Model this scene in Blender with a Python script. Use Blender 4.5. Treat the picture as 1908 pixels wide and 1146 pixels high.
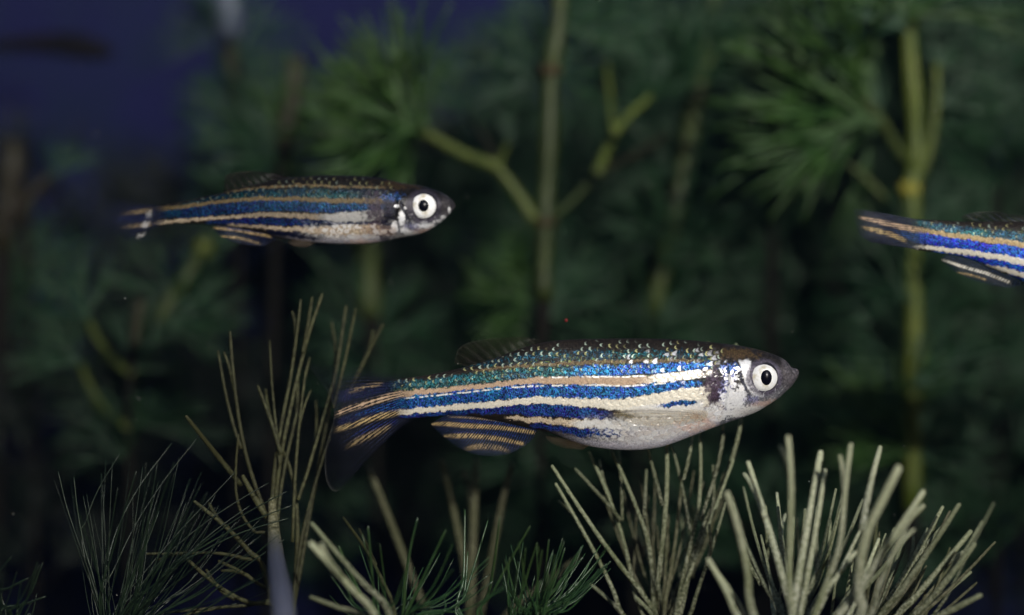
# Striped freshwater fish among fine-leaved water plants, lit by one hard light from the front.
# 1 Blender unit = 1 cm.
import bpy, math, random
import numpy as np
from mathutils import Vector, Matrix

random.seed(7); rng = np.random.default_rng(7)
for o in list(bpy.data.objects): bpy.data.objects.remove(o)
sc = bpy.context.scene
sc.unit_settings.scale_length = 0.01

# ------------------------------------------------------------------ camera
CAMD = 20.0                      # camera stands 20 cm in front of the swimming fish
PXCM = 200.0                     # photo pixels per cm in the plane of the fish (y = 0)
cd = bpy.data.cameras.new('camera'); cam = bpy.data.objects.new('camera', cd)
sc.collection.objects.link(cam); sc.camera = cam
cam.location = (0, -CAMD, 0); cam.rotation_euler = (math.radians(90), 0, 0)
cd.sensor_width = 36; cd.lens = 36 * CAMD / (1908 / PXCM)
cd.clip_start = 0.5; cd.clip_end = 2000
cd.dof.use_dof = True; cd.dof.focus_distance = CAMD - 0.12; cd.dof.aperture_fstop = 0.11

# ------------------------------------------------------------------ sky, sun, exposure
AZ, EL = math.radians(15), math.radians(18)
w = bpy.data.worlds.new('World'); sc.world = w; w.use_nodes = True
nt = w.node_tree; bg = nt.nodes['Background']
sky = nt.nodes.new('ShaderNodeTexSky'); sky.sky_type = 'NISHITA'; sky.sun_disc = False
sky.sun_elevation = EL; sky.sun_rotation = math.pi - AZ
nt.links.new(sky.outputs[0], bg.inputs[0]); bg.inputs[1].default_value = 0.05
sd = bpy.data.lights.new('sun', 'SUN'); sd.energy = 4.6; sd.angle = math.radians(1.5); sd.color = (1, 0.965, 0.92)
sun = bpy.data.objects.new('sun', sd); sc.collection.objects.link(sun)
tosun = Vector((math.sin(AZ) * math.cos(EL), -math.cos(AZ) * math.cos(EL), math.sin(EL)))
sun.rotation_euler = tosun.to_track_quat('Z', 'Y').to_euler(); sun.location = tosun * 30
sc.view_settings.view_transform = 'Standard'; sc.view_settings.look = 'None'
sc.view_settings.exposure = 2.25; sc.view_settings.gamma = 1.0; sc.view_settings.use_curve_mapping = False
sc.cycles.transparent_max_bounces = 24; sc.cycles.max_bounces = 6; sc.cycles.use_denoising = True
sc.cycles.sample_clamp_indirect = 3.0

BED, BACK = -6.6, 17.0           # gravel level, back wall of the tank
def P(px, py, y=0.0):
    k = (CAMD + y) / CAMD / PXCM
    return Vector(((px - 954) * k, y, (573 - py) * k))
def S(px, y=0.0): return px * (CAMD + y) / CAMD / PXCM

# ------------------------------------------------------------------ helpers
def link(o, parent=None):
    sc.collection.objects.link(o)
    if parent is not None: o.parent = parent
    return o
def empty(name, loc, label=None, cat=None, group=None):
    o = bpy.data.objects.new(name, None); o.location = loc; o.empty_display_size = 0.2
    return tag(link(o), label, cat, group)
def tag(o, label=None, cat=None, group=None, kind=None):
    for k, v in (('label', label), ('category', cat), ('group', group), ('kind', kind)):
        if v: o[k] = v
    return o
def mesh_obj(name, verts, faces, mat, parent=None, smooth=True, origin=(0, 0, 0)):
    me = bpy.data.meshes.new(name)
    ov = np.asarray(origin, float)
    me.from_pydata([tuple(np.asarray(v) - ov) for v in verts], [], faces)
    if smooth: me.polygons.foreach_set('use_smooth', [True] * len(me.polygons))
    me.materials.append(mat); me.update()
    o = bpy.data.objects.new(name, me)
    return link(o, parent)

def catmull(pts, n):
    pts = [np.asarray(p, float) for p in pts]
    if len(pts) == 2: return [pts[0] + (pts[1] - pts[0]) * i / n for i in range(n + 1)]
    q = [2 * pts[0] - pts[1]] + pts + [2 * pts[-1] - pts[-2]]
    out = []
    for i in range(1, len(q) - 2):
        a, b, c, d = q[i - 1:i + 3]
        for j in range(n):
            t = j / n
            out.append(0.5 * (2 * b + (c - a) * t + (2 * a - 5 * b + 4 * c - d) * t * t + (3 * b - a - 3 * c + d) * t ** 3))
    out.append(pts[-1]); return out

class MB:
    def __init__(s): s.v = []; s.f = []
    def tube(s, pts, rad, seg=6, flat=1.0, tip=True, wob=0.0):
        pts = [np.asarray(p, float) for p in pts]; n = len(pts)
        ref = np.array([0.0, -1.0, 0.0]); base = len(s.v)
        for i, p in enumerate(pts):
            t = pts[min(i + 1, n - 1)] - pts[max(i - 1, 0)]; t /= (np.linalg.norm(t) + 1e-9)
            a = np.cross(t, ref); la = np.linalg.norm(a)
            a = np.array([1.0, 0, 0]) if la < 1e-4 else a / la
            b = np.cross(a, t); r = rad[i] if hasattr(rad, '__len__') else rad
            for k in range(seg):
                an = 2 * math.pi * k / seg; rr = r * (1 + (random.uniform(-wob, wob) if wob else 0))
                s.v.append(p + rr * (math.cos(an) * a + flat * math.sin(an) * b))
        for i in range(n - 1):
            for k in range(seg):
                k2 = (k + 1) % seg
                s.f.append((base + i * seg + k, base + i * seg + k2, base + (i + 1) * seg + k2, base + (i + 1) * seg + k))
        if tip:
            s.f.append(tuple(base + k for k in range(seg))[::-1]); s.f.append(tuple(base + (n - 1) * seg + k for k in range(seg)))
    def sphere(s, c, r, nu=10, nv=6, sc3=(1, 1, 1)):
        c = np.asarray(c, float); base = len(s.v)
        for i in range(nv + 1):
            th = math.pi * i / nv
            for k in range(nu):
                ph = 2 * math.pi * k / nu
                s.v.append(c + r * np.array([math.sin(th) * math.cos(ph) * sc3[0], math.sin(th) * math.sin(ph) * sc3[1], math.cos(th) * sc3[2]]))
        for i in range(nv):
            for k in range(nu):
                k2 = (k + 1) % nu
                s.f.append((base + i * nu + k, base + (i + 1) * nu + k, base + (i + 1) * nu + k2, base + i * nu + k2))
    def build(s, name, mat, parent=None, origin=(0, 0, 0), smooth=True): return mesh_obj(name, s.v, s.f, mat, parent, smooth, origin)

# ------------------------------------------------------------------ materials
def nmat(name):
    m = bpy.data.materials.new(name); m.use_nodes = True
    return m, m.node_tree.nodes, m.node_tree.links, m.node_tree.nodes['Principled BSDF']
def plant_mat(name, c1, c2, c3=None, rough=0.5, scale=14, bump=0.15, spec=0.4, patch=(0.4, 0.6), tipc=None):
    """two pigment colours in fine grain, a third in slow patches"""
    m, N, L, b = nmat(name)
    tc = N.new('ShaderNodeTexCoord'); no = N.new('ShaderNodeTexNoise'); no.inputs['Scale'].default_value = scale; no.inputs['Detail'].default_value = 4
    L.new(tc.outputs['Object'], no.inputs['Vector'])
    r = N.new('ShaderNodeValToRGB'); r.color_ramp.elements[0].position = patch[0]; r.color_ramp.elements[1].position = patch[1]
    r.color_ramp.elements[0].color = (*c1, 1); r.color_ramp.elements[1].color = (*c2, 1); L.new(no.outputs['Fac'], r.inputs['Fac'])
    out = r.outputs['Color']
    if c3:
        n2 = N.new('ShaderNodeTexNoise'); n2.inputs['Scale'].default_value = 1.1; n2.inputs['Detail'].default_value = 2; L.new(tc.outputs['Object'], n2.inputs['Vector'])
        mp = N.new('ShaderNodeMapRange'); mp.inputs['From Min'].default_value = 0.45; mp.inputs['From Max'].default_value = 0.68; L.new(n2.outputs['Fac'], mp.inputs['Value'])
        mx = N.new('ShaderNodeMixRGB'); L.new(mp.outputs[0], mx.inputs['Fac']); L.new(out, mx.inputs['Color1']); mx.inputs['Color2'].default_value = (*c3, 1); out = mx.outputs['Color']
    if tipc:
        ta = N.new('ShaderNodeAttribute'); ta.attribute_name = 'young'; mt = N.new('ShaderNodeMixRGB'); mt.inputs['Color2'].default_value = (*tipc, 1)
        mu = N.new('ShaderNodeMath'); mu.operation = 'MULTIPLY'; L.new(ta.outputs['Fac'], mu.inputs[0]); L.new(no.outputs['Fac'], mu.inputs[1]); m2 = N.new('ShaderNodeMath'); m2.operation = 'MULTIPLY'; m2.use_clamp = True; m2.inputs[1].default_value = 1.7; L.new(mu.outputs[0], m2.inputs[0])
        L.new(m2.outputs[0], mt.inputs['Fac']); L.new(out, mt.inputs['Color1']); out = mt.outputs['Color']
    oi = N.new('ShaderNodeObjectInfo'); hv = N.new('ShaderNodeHueSaturation'); mr = N.new('ShaderNodeMapRange')
    mr.inputs['To Min'].default_value = 0.75; mr.inputs['To Max'].default_value = 1.25; L.new(oi.outputs['Random'], mr.inputs['Value']); L.new(mr.outputs[0], hv.inputs['Value'])
    L.new(out, hv.inputs['Color']); L.new(hv.outputs['Color'], b.inputs['Base Color'])
    b.inputs['Roughness'].default_value = rough; b.inputs['Specular IOR Level'].default_value = spec
    bp = N.new('ShaderNodeBump'); bp.inputs['Strength'].default_value = bump; bp.inputs['Distance'].default_value = 0.02
    L.new(no.outputs['Fac'], bp.inputs['Height']); L.new(bp.outputs['Normal'], b.inputs['Normal'])
    return m
M = {}
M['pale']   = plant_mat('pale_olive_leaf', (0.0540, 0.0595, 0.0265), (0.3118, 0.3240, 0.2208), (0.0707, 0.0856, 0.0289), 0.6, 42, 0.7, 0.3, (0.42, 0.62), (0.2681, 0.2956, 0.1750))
M['paleR']  = plant_mat('bright_lit_leaf', (0.1365, 0.1491, 0.0751), (0.5023, 0.5169, 0.3970), (0.1500, 0.1760, 0.0751), 0.6, 42, 0.6, 0.3, (0.40, 0.62), (0.5476, 0.5759, 0.3825))  # paler copy of the olive leaf, nearness to the light painted in
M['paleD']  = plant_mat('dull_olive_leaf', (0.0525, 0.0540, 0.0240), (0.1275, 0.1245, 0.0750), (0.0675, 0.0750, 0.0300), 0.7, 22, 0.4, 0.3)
M['brown']  = plant_mat('brown_leaf', (0.0248, 0.0250, 0.0088), (0.0715, 0.0750, 0.0330), (0.0385, 0.0375, 0.0110), 0.65, 24, 0.4, 0.3)
M['needle'] = plant_mat('green_needle', (0.0165, 0.0481, 0.0165), (0.0344, 0.0825, 0.0302), (0.0413, 0.0756, 0.0206), 0.32, 10, 0.2, 0.55)
M['fine']   = plant_mat('dark_needle', (0.007, 0.017, 0.008), (0.014, 0.028, 0.012), None, 0.4, 10, 0.2, 0.5)
M['fan']    = plant_mat('green_fan_leaf', (0.0183, 0.0543, 0.0099), (0.0301, 0.0767, 0.0139), (0.0401, 0.0830, 0.0119), 0.5, 6, 0.1, 0.4)
M['fanD']   = plant_mat('dim_fan_leaf', (0.0103, 0.0361, 0.0158), (0.0178, 0.0521, 0.0221), (0.0178, 0.0481, 0.0141), 0.5, 6, 0.1, 0.4)  # dim copy of the fan leaf, weaker light put into the colour
M['stem']   = plant_mat('olive_stem', (0.0256, 0.0396, 0.0055), (0.0399, 0.0580, 0.0084), (0.0204, 0.0342, 0.0046), 0.55, 5, 0.2, 0.4)
M['stemY']  = plant_mat('yellow_stem', (0.0523, 0.0739, 0.0058), (0.0769, 0.0966, 0.0086), (0.0430, 0.0672, 0.0058), 0.55, 5, 0.2, 0.4)
M['stalk']  = plant_mat('green_leaf_stalk', (0.0480, 0.0676, 0.0100), (0.0660, 0.0884, 0.0130), None, 0.55, 5, 0.2, 0.4)
M['stemD']  = plant_mat('dull_stem', (0.0140, 0.0140, 0.0060), (0.0225, 0.0210, 0.0090), (0.0150, 0.0110, 0.0050), 0.6, 5, 0.2, 0.3)
M['node']   = plant_mat('rusty_node', (0.0375, 0.0234, 0.0081), (0.0488, 0.0361, 0.0099), None, 0.6, 5, 0.2, 0.3)
M['nodeY']  = plant_mat('ochre_node', (0.2484, 0.2160, 0.0365), (0.2898, 0.2736, 0.0405), None, 0.6, 5, 0.2, 0.3)
M['bluish'] = plant_mat('pale_bluish_shoot', (0.1040, 0.1134, 0.1759), (0.1607, 0.1701, 0.2381), None, 0.5, 8, 0.2, 0.4)
M['bluishD'] = plant_mat('grey_bluish_shoot', (0.055, 0.08, 0.095), (0.085, 0.10, 0.15), None, 0.5, 8, 0.2, 0.4)
M['dark']   = plant_mat('black_brown_shape', (0.004, 0.004, 0.006), (0.007, 0.006, 0.009), None, 0.8, 6, 0.1, 0.1)
M['gloom']    = plant_mat('gloom_brown_stem', (0.0042, 0.0036, 0.0024), (0.0066, 0.0054, 0.0030), None, 0.8, 5, 0.2, 0.2)  # near-black brown, gloom of low and far stems put into the colour
M['speck']  = plant_mat('pale_speck', (0.3, 0.3, 0.26), (0.4, 0.4, 0.36), None, 0.7, 6, 0.1, 0.2)
M['red']    = plant_mat('red_speck', (0.1600, 0.0120, 0.0120), (0.2000, 0.0200, 0.0200), None, 0.6, 6, 0.1, 0.3)
M['wall']   = plant_mat('navy_wall', (0.0079, 0.0088, 0.0412), (0.0098, 0.0111, 0.0520), (0.0083, 0.0130, 0.0363), 0.85, 0.25, 0.0, 0.1)
M['gravel'] = plant_mat('dark_gravel', (0.02, 0.018, 0.014), (0.05, 0.045, 0.035), None, 0.9, 9, 0.9, 0.2)

# ------------------------------------------------------------------ setting: bed and back wall
def quad(name, pts, mat):
    return tag(mesh_obj(name, pts, [tuple(range(len(pts)))], mat, smooth=False), kind='structure')
quad('ground', [(-75, -60, BED), (75, -60, BED), (75, 30, BED), (-75, 30, BED)], M['gravel'])
mb = MB()
x0, x1, y0, y1, z0, z1 = -70, 70, BACK, BACK + 1.0, BED - 0.5, 12
mb.v = [(x0, y0, z0), (x1, y0, z0), (x1, y0, z1), (x0, y0, z1), (x0, y1, z0), (x1, y1, z0), (x1, y1, z1), (x0, y1, z1)]
mb.f = [(0, 1, 2, 3), (5, 4, 7, 6), (4, 0, 3, 7), (1, 5, 6, 2), (3, 2, 6, 7), (4, 5, 1, 0)]
tag(mb.build('back_wall', M['wall'], smooth=False), 'plain dark navy back wall of the tank behind the plants', 'wall', kind='structure')

# the water: an even, slightly milky, light-swallowing volume round everything
m = bpy.data.materials.new('murky_water'); m.use_nodes = True; N = m.node_tree.nodes; N.remove(N['Principled BSDF'])
pv = N.new('ShaderNodeVolumePrincipled'); pv.inputs['Color'].default_value = (0.0018, 0.0034, 0.0062, 1); pv.inputs['Density'].default_value = 0.032; pv.inputs['Anisotropy'].default_value = 0.0
m.node_tree.links.new(pv.outputs[0], N['Material Output'].inputs['Volume'])
mb = MB(); x0, x1, y0, y1, z0, z1 = -78, 78, -63, 33, BED - 1, 13
mb.v = [(x0, y0, z0), (x1, y0, z0), (x1, y0, z1), (x0, y0, z1), (x0, y1, z0), (x1, y1, z0), (x1, y1, z1), (x0, y1, z1)]
mb.f = [(0, 1, 2, 3), (5, 4, 7, 6), (4, 0, 3, 7), (1, 5, 6, 2), (3, 2, 6, 7), (4, 5, 1, 0)]
tag(mb.build('haze', m, smooth=False), 'faintly milky dark water filling the whole tank', 'water', kind='stuff')

# ------------------------------------------------------------------ fish
def interp(tab, x, col): return np.interp(x, [t[0] for t in tab], [t[col] for t in tab])
def smooth_tab(tab, x, col):
    """smooth interpolation through a table (Catmull-Rom resampled)"""
    p = catmull([(t[0], t[col]) for t in tab], 10); p = np.array(p)
    return np.interp(x, p[:, 0], p[:, 1])
def ss(a, b, x):
    t = np.clip((x - a) / (b - a), 0, 1); return t * t * (3 - 2 * t)
def hash2(i, j, k=0):
    n = (i.astype(np.int64) * 374761393 + j.astype(np.int64) * 668265263 + k * 1442695041) & 0x7fffffff
    n = ((n ^ (n >> 13)) * 1274126177) & 0x7fffffff
    return ((n ^ (n >> 16)) & 0xffff) / 65535.0
def vnoise(x, y, k=0):
    i = np.floor(x); j = np.floor(y); fx = x - i; fy = y - j; fx = fx * fx * (3 - 2 * fx); fy = fy * fy * (3 - 2 * fy)
    return (hash2(i, j, k) * (1 - fx) + hash2(i + 1, j, k) * fx) * (1 - fy) + (hash2(i, j + 1, k) * (1 - fx) + hash2(i + 1, j + 1, k) * fx) * fy

def skin_material(name, alpha=False):
    m, N, L, b = nmat(name)
    ac = N.new('ShaderNodeAttribute'); ac.attribute_name = 'pig'
    am = N.new('ShaderNodeAttribute'); am.attribute_name = 'prm'
    sp = N.new('ShaderNodeSeparateColor'); L.new(am.outputs['Color'], sp.inputs[0])
    tc = N.new('ShaderNodeTexCoord')
    mp = N.new('ShaderNodeMapping'); mp.inputs['Scale'].default_value = (1.0, 1.0, 0.75); L.new(tc.outputs['Object'], mp.inputs['Vector'])
    no = N.new('ShaderNodeTexNoise'); no.inputs['Scale'].default_value = 72; no.inputs['Detail'].default_value = 2.0; no.inputs['Roughness'].default_value = 0.6
    L.new(mp.outputs[0], no.inputs['Vector'])
    r1 = N.new('ShaderNodeMapRange'); r1.inputs['From Min'].default_value = 0.36; r1.inputs['From Max'].default_value = 0.66; r1.inputs['To Min'].default_value = 0.04; r1.inputs['To Max'].default_value = 2.7
    L.new(no.outputs['Fac'], r1.inputs['Value'])
    mm = N.new('ShaderNodeMix'); mm.data_type = 'FLOAT'; mm.inputs[2].default_value = 1.0
    L.new(sp.outputs[2], mm.inputs[0]); L.new(r1.outputs[0], mm.inputs[3])
    # a second grain shifts blue towards teal
    n2 = N.new('ShaderNodeTexNoise'); n2.inputs['Scale'].default_value = 45; n2.inputs['Detail'].default_value = 1; L.new(tc.outputs['Object'], n2.inputs['Vector'])
    hs = N.new('ShaderNodeHueSaturation'); r2 = N.new('ShaderNodeMapRange'); r2.inputs['From Min'].default_value = 0.35; r2.inputs['From Max'].default_value = 0.65
    r2.inputs['To Min'].default_value = 0.47; r2.inputs['To Max'].default_value = 0.53; L.new(n2.outputs['Fac'], r2.inputs['Value'])
    mh = N.new('ShaderNodeMix'); mh.data_type = 'FLOAT'; mh.inputs[2].default_value = 0.5; L.new(sp.outputs[2], mh.inputs[0]); L.new(r2.outputs[0], mh.inputs[3])
    L.new(mh.outputs[0], hs.inputs['Hue']); L.new(mm.outputs[0], hs.inputs['Value']); L.new(ac.outputs['Color'], hs.inputs['Color'])
    L.new(hs.outputs['Color'], b.inputs['Base Color'])
    L.new(sp.outputs[0], b.inputs['Metallic']); L.new(sp.outputs[1], b.inputs['Roughness'])
    b.inputs['Specular IOR Level'].default_value = 0.12 if alpha else 0.22
    bp = N.new('ShaderNodeBump'); bp.inputs['Distance'].default_value = 0.01; bs_ = N.new('ShaderNodeMath'); bs_.operation = 'MULTIPLY_ADD'; bs_.inputs[1].default_value = 0.42; bs_.inputs[2].default_value = 0.05; L.new(sp.outputs[2], bs_.inputs[0]); L.new(bs_.outputs[0], bp.inputs['Strength'])
    L.new(no.outputs['Fac'], bp.inputs['Height']); L.new(bp.outputs['Normal'], b.inputs['Normal'])
    L.new(am.outputs['Alpha'], b.inputs['Alpha'])
    return m
M['skin'] = skin_material('fish_skin'); M['fin'] = skin_material('fin_membrane', True)
m, N, L, b = nmat('eye_iris'); b.inputs['Roughness'].default_value = 0.3; b.inputs['Coat Weight'].default_value = 0.3
tc = N.new('ShaderNodeTexCoord'); no = N.new('ShaderNodeTexNoise'); no.inputs['Scale'].default_value = 14; no.inputs['Detail'].default_value = 3; L.new(tc.outputs['Object'], no.inputs['Vector'])
r = N.new('ShaderNodeValToRGB'); r.color_ramp.elements[0].position = 0.3; r.color_ramp.elements[1].position = 0.47
r.color_ramp.elements[0].color = (0.62, 0.56, 0.42, 1); r.color_ramp.elements[1].color = (0.97, 0.97, 0.97, 1); L.new(no.outputs['Fac'], r.inputs['Fac']); L.new(r.outputs[0], b.inputs['Base Color'])
M['iris'] = m
m, N, L, b = nmat('eye_pupil'); b.inputs['Base Color'].default_value = (0.003, 0.003, 0.008, 1); b.inputs['Roughness'].default_value = 0.25; b.inputs['Specular IOR Level'].default_value = 0.2; M['pupil'] = m
m, N, L, b = nmat('eye_rim'); b.inputs['Base Color'].default_value = (0.022, 0.019, 0.027, 1); b.inputs['Roughness'].default_value = 0.4; M['rim'] = m

C = dict(back=(0.013, 0.010, 0.008), blue=(0.014, 0.070, 0.25), teal=(0.012, 0.056, 0.092), violet=(0.017, 0.038, 0.20), royal=(0.014, 0.05, 0.38),
         gold=(0.40, 0.29, 0.14), salmon=(0.48, 0.34, 0.23), cream=(0.84, 0.79, 0.67), tan=(0.58, 0.47, 0.34), brown=(0.16, 0.11, 0.055), white=(0.90, 0.89, 0.86), navy=(0.006, 0.009, 0.035))
PRM = dict(royal=(0.25, 0.42, 0.8), blue=(0.4, 0.38, 0.9), teal=(0.4, 0.38, 0.95), violet=(0.4, 0.38, 0.85), navy=(0.1, 0.45, 0.5), gold=(0.05, 0.45, 0.25), salmon=(0.05, 0.45, 0.15),
           cream=(0.22, 0.34, 0.10), white=(0.25, 0.30, 0.08), tan=(0.1, 0.4, 0.3), brown=(0.05, 0.5, 0.4), back=(0.05, 0.5, 0.5))
def mix(col, c, a): return col * (1 - a[..., None]) + np.asarray(c) * a[..., None]

def seg_mask(X, Y, pts, soft=1.2, fleck=0, pad=0.0, taper=(8, 8), wig=0.0, f=1.0):
    """stripe given as (px, py, halfwidth) points running along x"""
    p = catmull(sorted(pts), 8); p = np.array(p)
    yc = np.interp(X, p[:, 0], p[:, 1]); hw = np.interp(X, p[:, 0], p[:, 2]) + pad
    if wig: hw = hw + wig * (vnoise(X / 5.0, np.sign(Y - yc) * 3 + 7, 3) - 0.5) * 2; yc = yc + wig * 0.6 * (vnoise(X / 9.0, X * 0, 5) - 0.5) * 2
    rag = (vnoise(X / 2.2, Y / 2.2, 17) - 0.5) * 3.2 + (vnoise(X / 4.5, Y / 3.5, 19) - 0.5) * 2.4 if wig else 0.0
    m = 1 - ss(hw - soft, hw + soft, np.abs(Y - yc) + rag * f)
    if fleck: m = m * (1 - fleck + fleck * ss(0.42, 0.66, vnoise(X / 2.6 / f, Y / 3.2 / f, 27)))
    return m * ss(p[0, 0] - 2, p[0, 0] + taper[0], X) * (1 - ss(p[-1, 0] - taper[1], p[-1, 0] + 2, X))
def ell(U, V, cu, cv, ru, rv, soft=0.35, n=0.0):
    d = np.sqrt(((U - cu) / ru) ** 2 + ((V - cv) / rv) ** 2)
    if n: d = d + n * (vnoise(U / 6.0, V / 6.0, 9) - 0.5) + n * (vnoise(U / 2.5, V / 2.5, 11) - 0.5)
    return 1 - ss(1 - soft, 1 + soft, d)

def set_attrs(me, pig, prm):
    for nm, arr in (('pig', pig), ('prm', prm)):
        a = me.color_attributes.new(nm, 'FLOAT_COLOR', 'POINT'); a.data.foreach_set('color', np.ascontiguousarray(arr, np.float32).ravel())

def paint_body(X, Y, sp, top, bot, side=None):
    """pigment (linear base colour) and (metallic, roughness, grain) at photo pixels X, Y of this fish"""
    f = sp['f']; t = (Y - top) / (bot - top)          # 0 back .. 1 belly
    col = np.zeros(X.shape + (3,)); col[:] = C['back']; prm = np.zeros(X.shape + (3,)); prm[:] = PRM['back']
    dim = sp.get('vivid', 1.0)
    def lay(c, k, a):
        nonlocal col, prm
        col = mix(col, c, a); prm = mix(prm, PRM[k], a)
    # upper flank: dark with teal and green flecks
    up = ss(0.10, 0.22, t) * (1 - ss(0.40, 0.46, t)) * (1 - ss(sp['gill'] - 30 * f, sp['gill'], X))
    fl = vnoise(X / 2.6 / f, Y / 2.6 / f, 1)
    lay((0.016, 0.060, 0.095), 'teal', up * ss(0.45, 0.7, fl) * 0.6 * dim)
    lay((0.16, 0.24, 0.05), 'gold', up * ss(0.72, 0.86, vnoise(X / 3.0 / f, Y / 2.6 / f, 2)) * 0.85 * dim)
    # belly
    bel = ss(0.66, 0.80, t) * ss(sp['belly'][0] - 60 * f, sp['belly'][0] + 90 * f, X)
    lay((0.76, 0.76, 0.79), 'white', bel)
    lay((0.46, 0.38, 0.33), 'tan', bel * ss(0.5, 0.75, vnoise(X / 16 / f, Y / 7 / f, 21)) * 0.28)
    low = ss(0.90, 0.965, t + 0.03 * (vnoise(X / 12, Y / 5, 4) - 0.5)) * ss(sp['belly'][0] - 120 * f, sp['belly'][0], X)
    lay((0.42, 0.40, 0.46), 'tan', low * 0.8)
    for kind, pts, kw in sp['stripes']:
        m = seg_mask(X, Y, pts, f=f, **kw)
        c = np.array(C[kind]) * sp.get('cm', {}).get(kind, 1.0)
        if kind in ('blue', 'violet', 'royal', 'teal'):      # colour drifts from cyan to indigo along the flank and scale by scale
            q = vnoise(X / 34 / f, Y / 13 / f, 23); e = vnoise(X / 9 / f, Y / 7 / f, 24)
            cc = mix(np.zeros(X.shape + (3,)) + c, c * np.array([0.9, 1.55, 1.10]), ss(0.35, 0.75, q) * 0.9)
            cc = cc * (0.55 + 0.75 * e)[..., None]
            a_ = m[..., None]; col = col * (1 - a_) + cc * a_; prm = mix(prm, PRM[kind], m); continue
        lay(c, kind, m * (1.0 if kind not in ('brown',) else 0.8))
    # bright margins along the salmon stripe
    for pts in sp.get('margins', []):
        p = np.array(catmull(sorted(pts), 8)); yc = np.interp(X, p[:, 0], p[:, 1]) + 1.2 * (vnoise(X / 6, X * 0, 8) - 0.5)
        m = (1 - ss(0.6, 2.0, np.abs(Y - yc))) * ss(0.25, 0.6, vnoise(X / 5, X * 0, 13)) * ss(p[0, 0], p[0, 0] + 10, X) * (1 - ss(p[-1, 0] - 10, p[-1, 0], X))
        lay(C['white'], 'white', m)
    # ---- head
    ex, ey = sp['eye'][:2]; U = (X - ex) / f; V = (Y - ey) / f
    gx = sp['gill'] + 10 * f * np.cos((Y - ey) / (40 * f))
    hd = ss(gx - 3 * f, gx + 3 * f, X)
    n1 = vnoise(U / 3.2, V / 3.2, 31); n2 = vnoise(U / 7, V / 7, 32)
    skin = np.zeros_like(col); skin[:] = (0.022, 0.019, 0.019)
    skin = mix(skin, (0.17, 0.17, 0.19), ss(2, 40, V + 0.15 * U))
    skin = mix(skin, (0.10, 0.09, 0.10), ss(28, 44, U) * (1 - ss(10, 40, V)) * 0.8)
    skin = skin * (0.7 + 0.6 * n1[..., None])
    col = mix(col, (0, 0, 0), hd) + skin * hd[..., None]; prm = mix(prm, (0.15, 0.35, 0.4), hd)
    lay((0.05, 0.03, 0.055), 'navy', ell(U, V, -93, 14, 19, 38, 0.4, 0.9) * 0.9 * sp.get('purple', 1))
    lay((0.05, 0.035, 0.07), 'navy', ell(U, V, -74, 58, 13, 16, 0.5, 1.0) * 0.8)
    lay((0.03, 0.10, 0.30), 'blue', ell(U, V, -62, -18, 18, 9, 0.4, 1.0) * 0.8)
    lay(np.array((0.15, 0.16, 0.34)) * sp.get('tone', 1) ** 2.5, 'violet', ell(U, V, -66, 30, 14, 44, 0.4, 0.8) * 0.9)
    s = sp.get('silver', 1.0)
    for cu, cv, ru, rv, nn in sp.get('spots', [(-54, 42, 22, 33, 0.75), (-55, 66, 28, 10, 0.8), (-88, 70, 17, 15, 1.0)]):
        lay((0.94, 0.94, 0.96), 'white', ell(U, V, cu, cv, ru, rv, 0.25, nn))
    lay((0.9, 0.9, 0.9), 'white', ell(U, V, -62, -4, 18, 10, 0.3, 2.2) * s * (n1 > 0.5))
    for pts in ([(-35, -31, 12), (-33.5, -18, 8.5), (-32, -4, 6), (-28, 10, 7), (-18, 24, 9), (-8, 34, 8)],):
        p = np.array(catmull([(b_, a_, c_) for a_, b_, c_ in pts], 8)); xc = np.interp(V, p[:, 0], p[:, 1]); hw = np.interp(V, p[:, 0], p[:, 2])
        m = (1 - ss(hw - 2, hw + 2, np.abs(U - xc + 2 * (n2 - 0.5)))) * ss(-35, -29, V + 4 * (n1 - 0.5)) * (1 - ss(30, 38, V))
        lay((0.93, 0.93, 0.95), 'white', m * s)
    lay((0.05, 0.05, 0.08), 'navy', (1 - ss(1.2, 3.0, np.abs(U + 45 - (V + 6) * 0.42))) * ss(-12, -4, V) * (1 - ss(38, 46, V)) * 0.85)
    lay((0.55, 0.40, 0.34), 'salmon', ell(U, V, 6, 50, 26, 8, 0.5, 0.6) * 0.8)
    lay((0.80, 0.78, 0.76), 'white', ell(U, V, -18, 62, 40, 8, 0.5, 0.6) * 0.9)
    lay((0.20, 0.20, 0.36), 'violet', ell(U, V, -22, 40, 14, 7, 0.5, 1.2) * 0.6)
    lay((0.07, 0.06, 0.09), 'navy', ell(U, V, 0, 0, 35, 34, 0.12) * 0.85)
    lay((0.5, 0.5, 0.52), 'white', ss(0.80, 0.93, n1) * hd * ss(5, 20, V))
    lay((0.10, 0.06, 0.02), 'brown', ell(U, V, -50, -44, 40, 9, 0.4, 1.0) * 0.5)
    lay((0.02, 0.02, 0.02), 'back', (1 - ss(0.8, 2.4, np.abs(V + 14 + (U - 52) * -1.5))) * ss(42, 46, U) * (1 - ss(56, 60, U)) * 0.8)
    if 'tone' in sp:                              # weaker light on this fish put into its pigment
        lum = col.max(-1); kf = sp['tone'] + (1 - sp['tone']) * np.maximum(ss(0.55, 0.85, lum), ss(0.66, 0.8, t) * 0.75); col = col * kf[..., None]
    # pinkish breast in front of the belly
    lay((0.62, 0.42, 0.34), 'salmon', ell(U, V, -125, 84, 34, 16, 0.5, 0.6) * 0.75)
    return col, prm, hd, t

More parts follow.
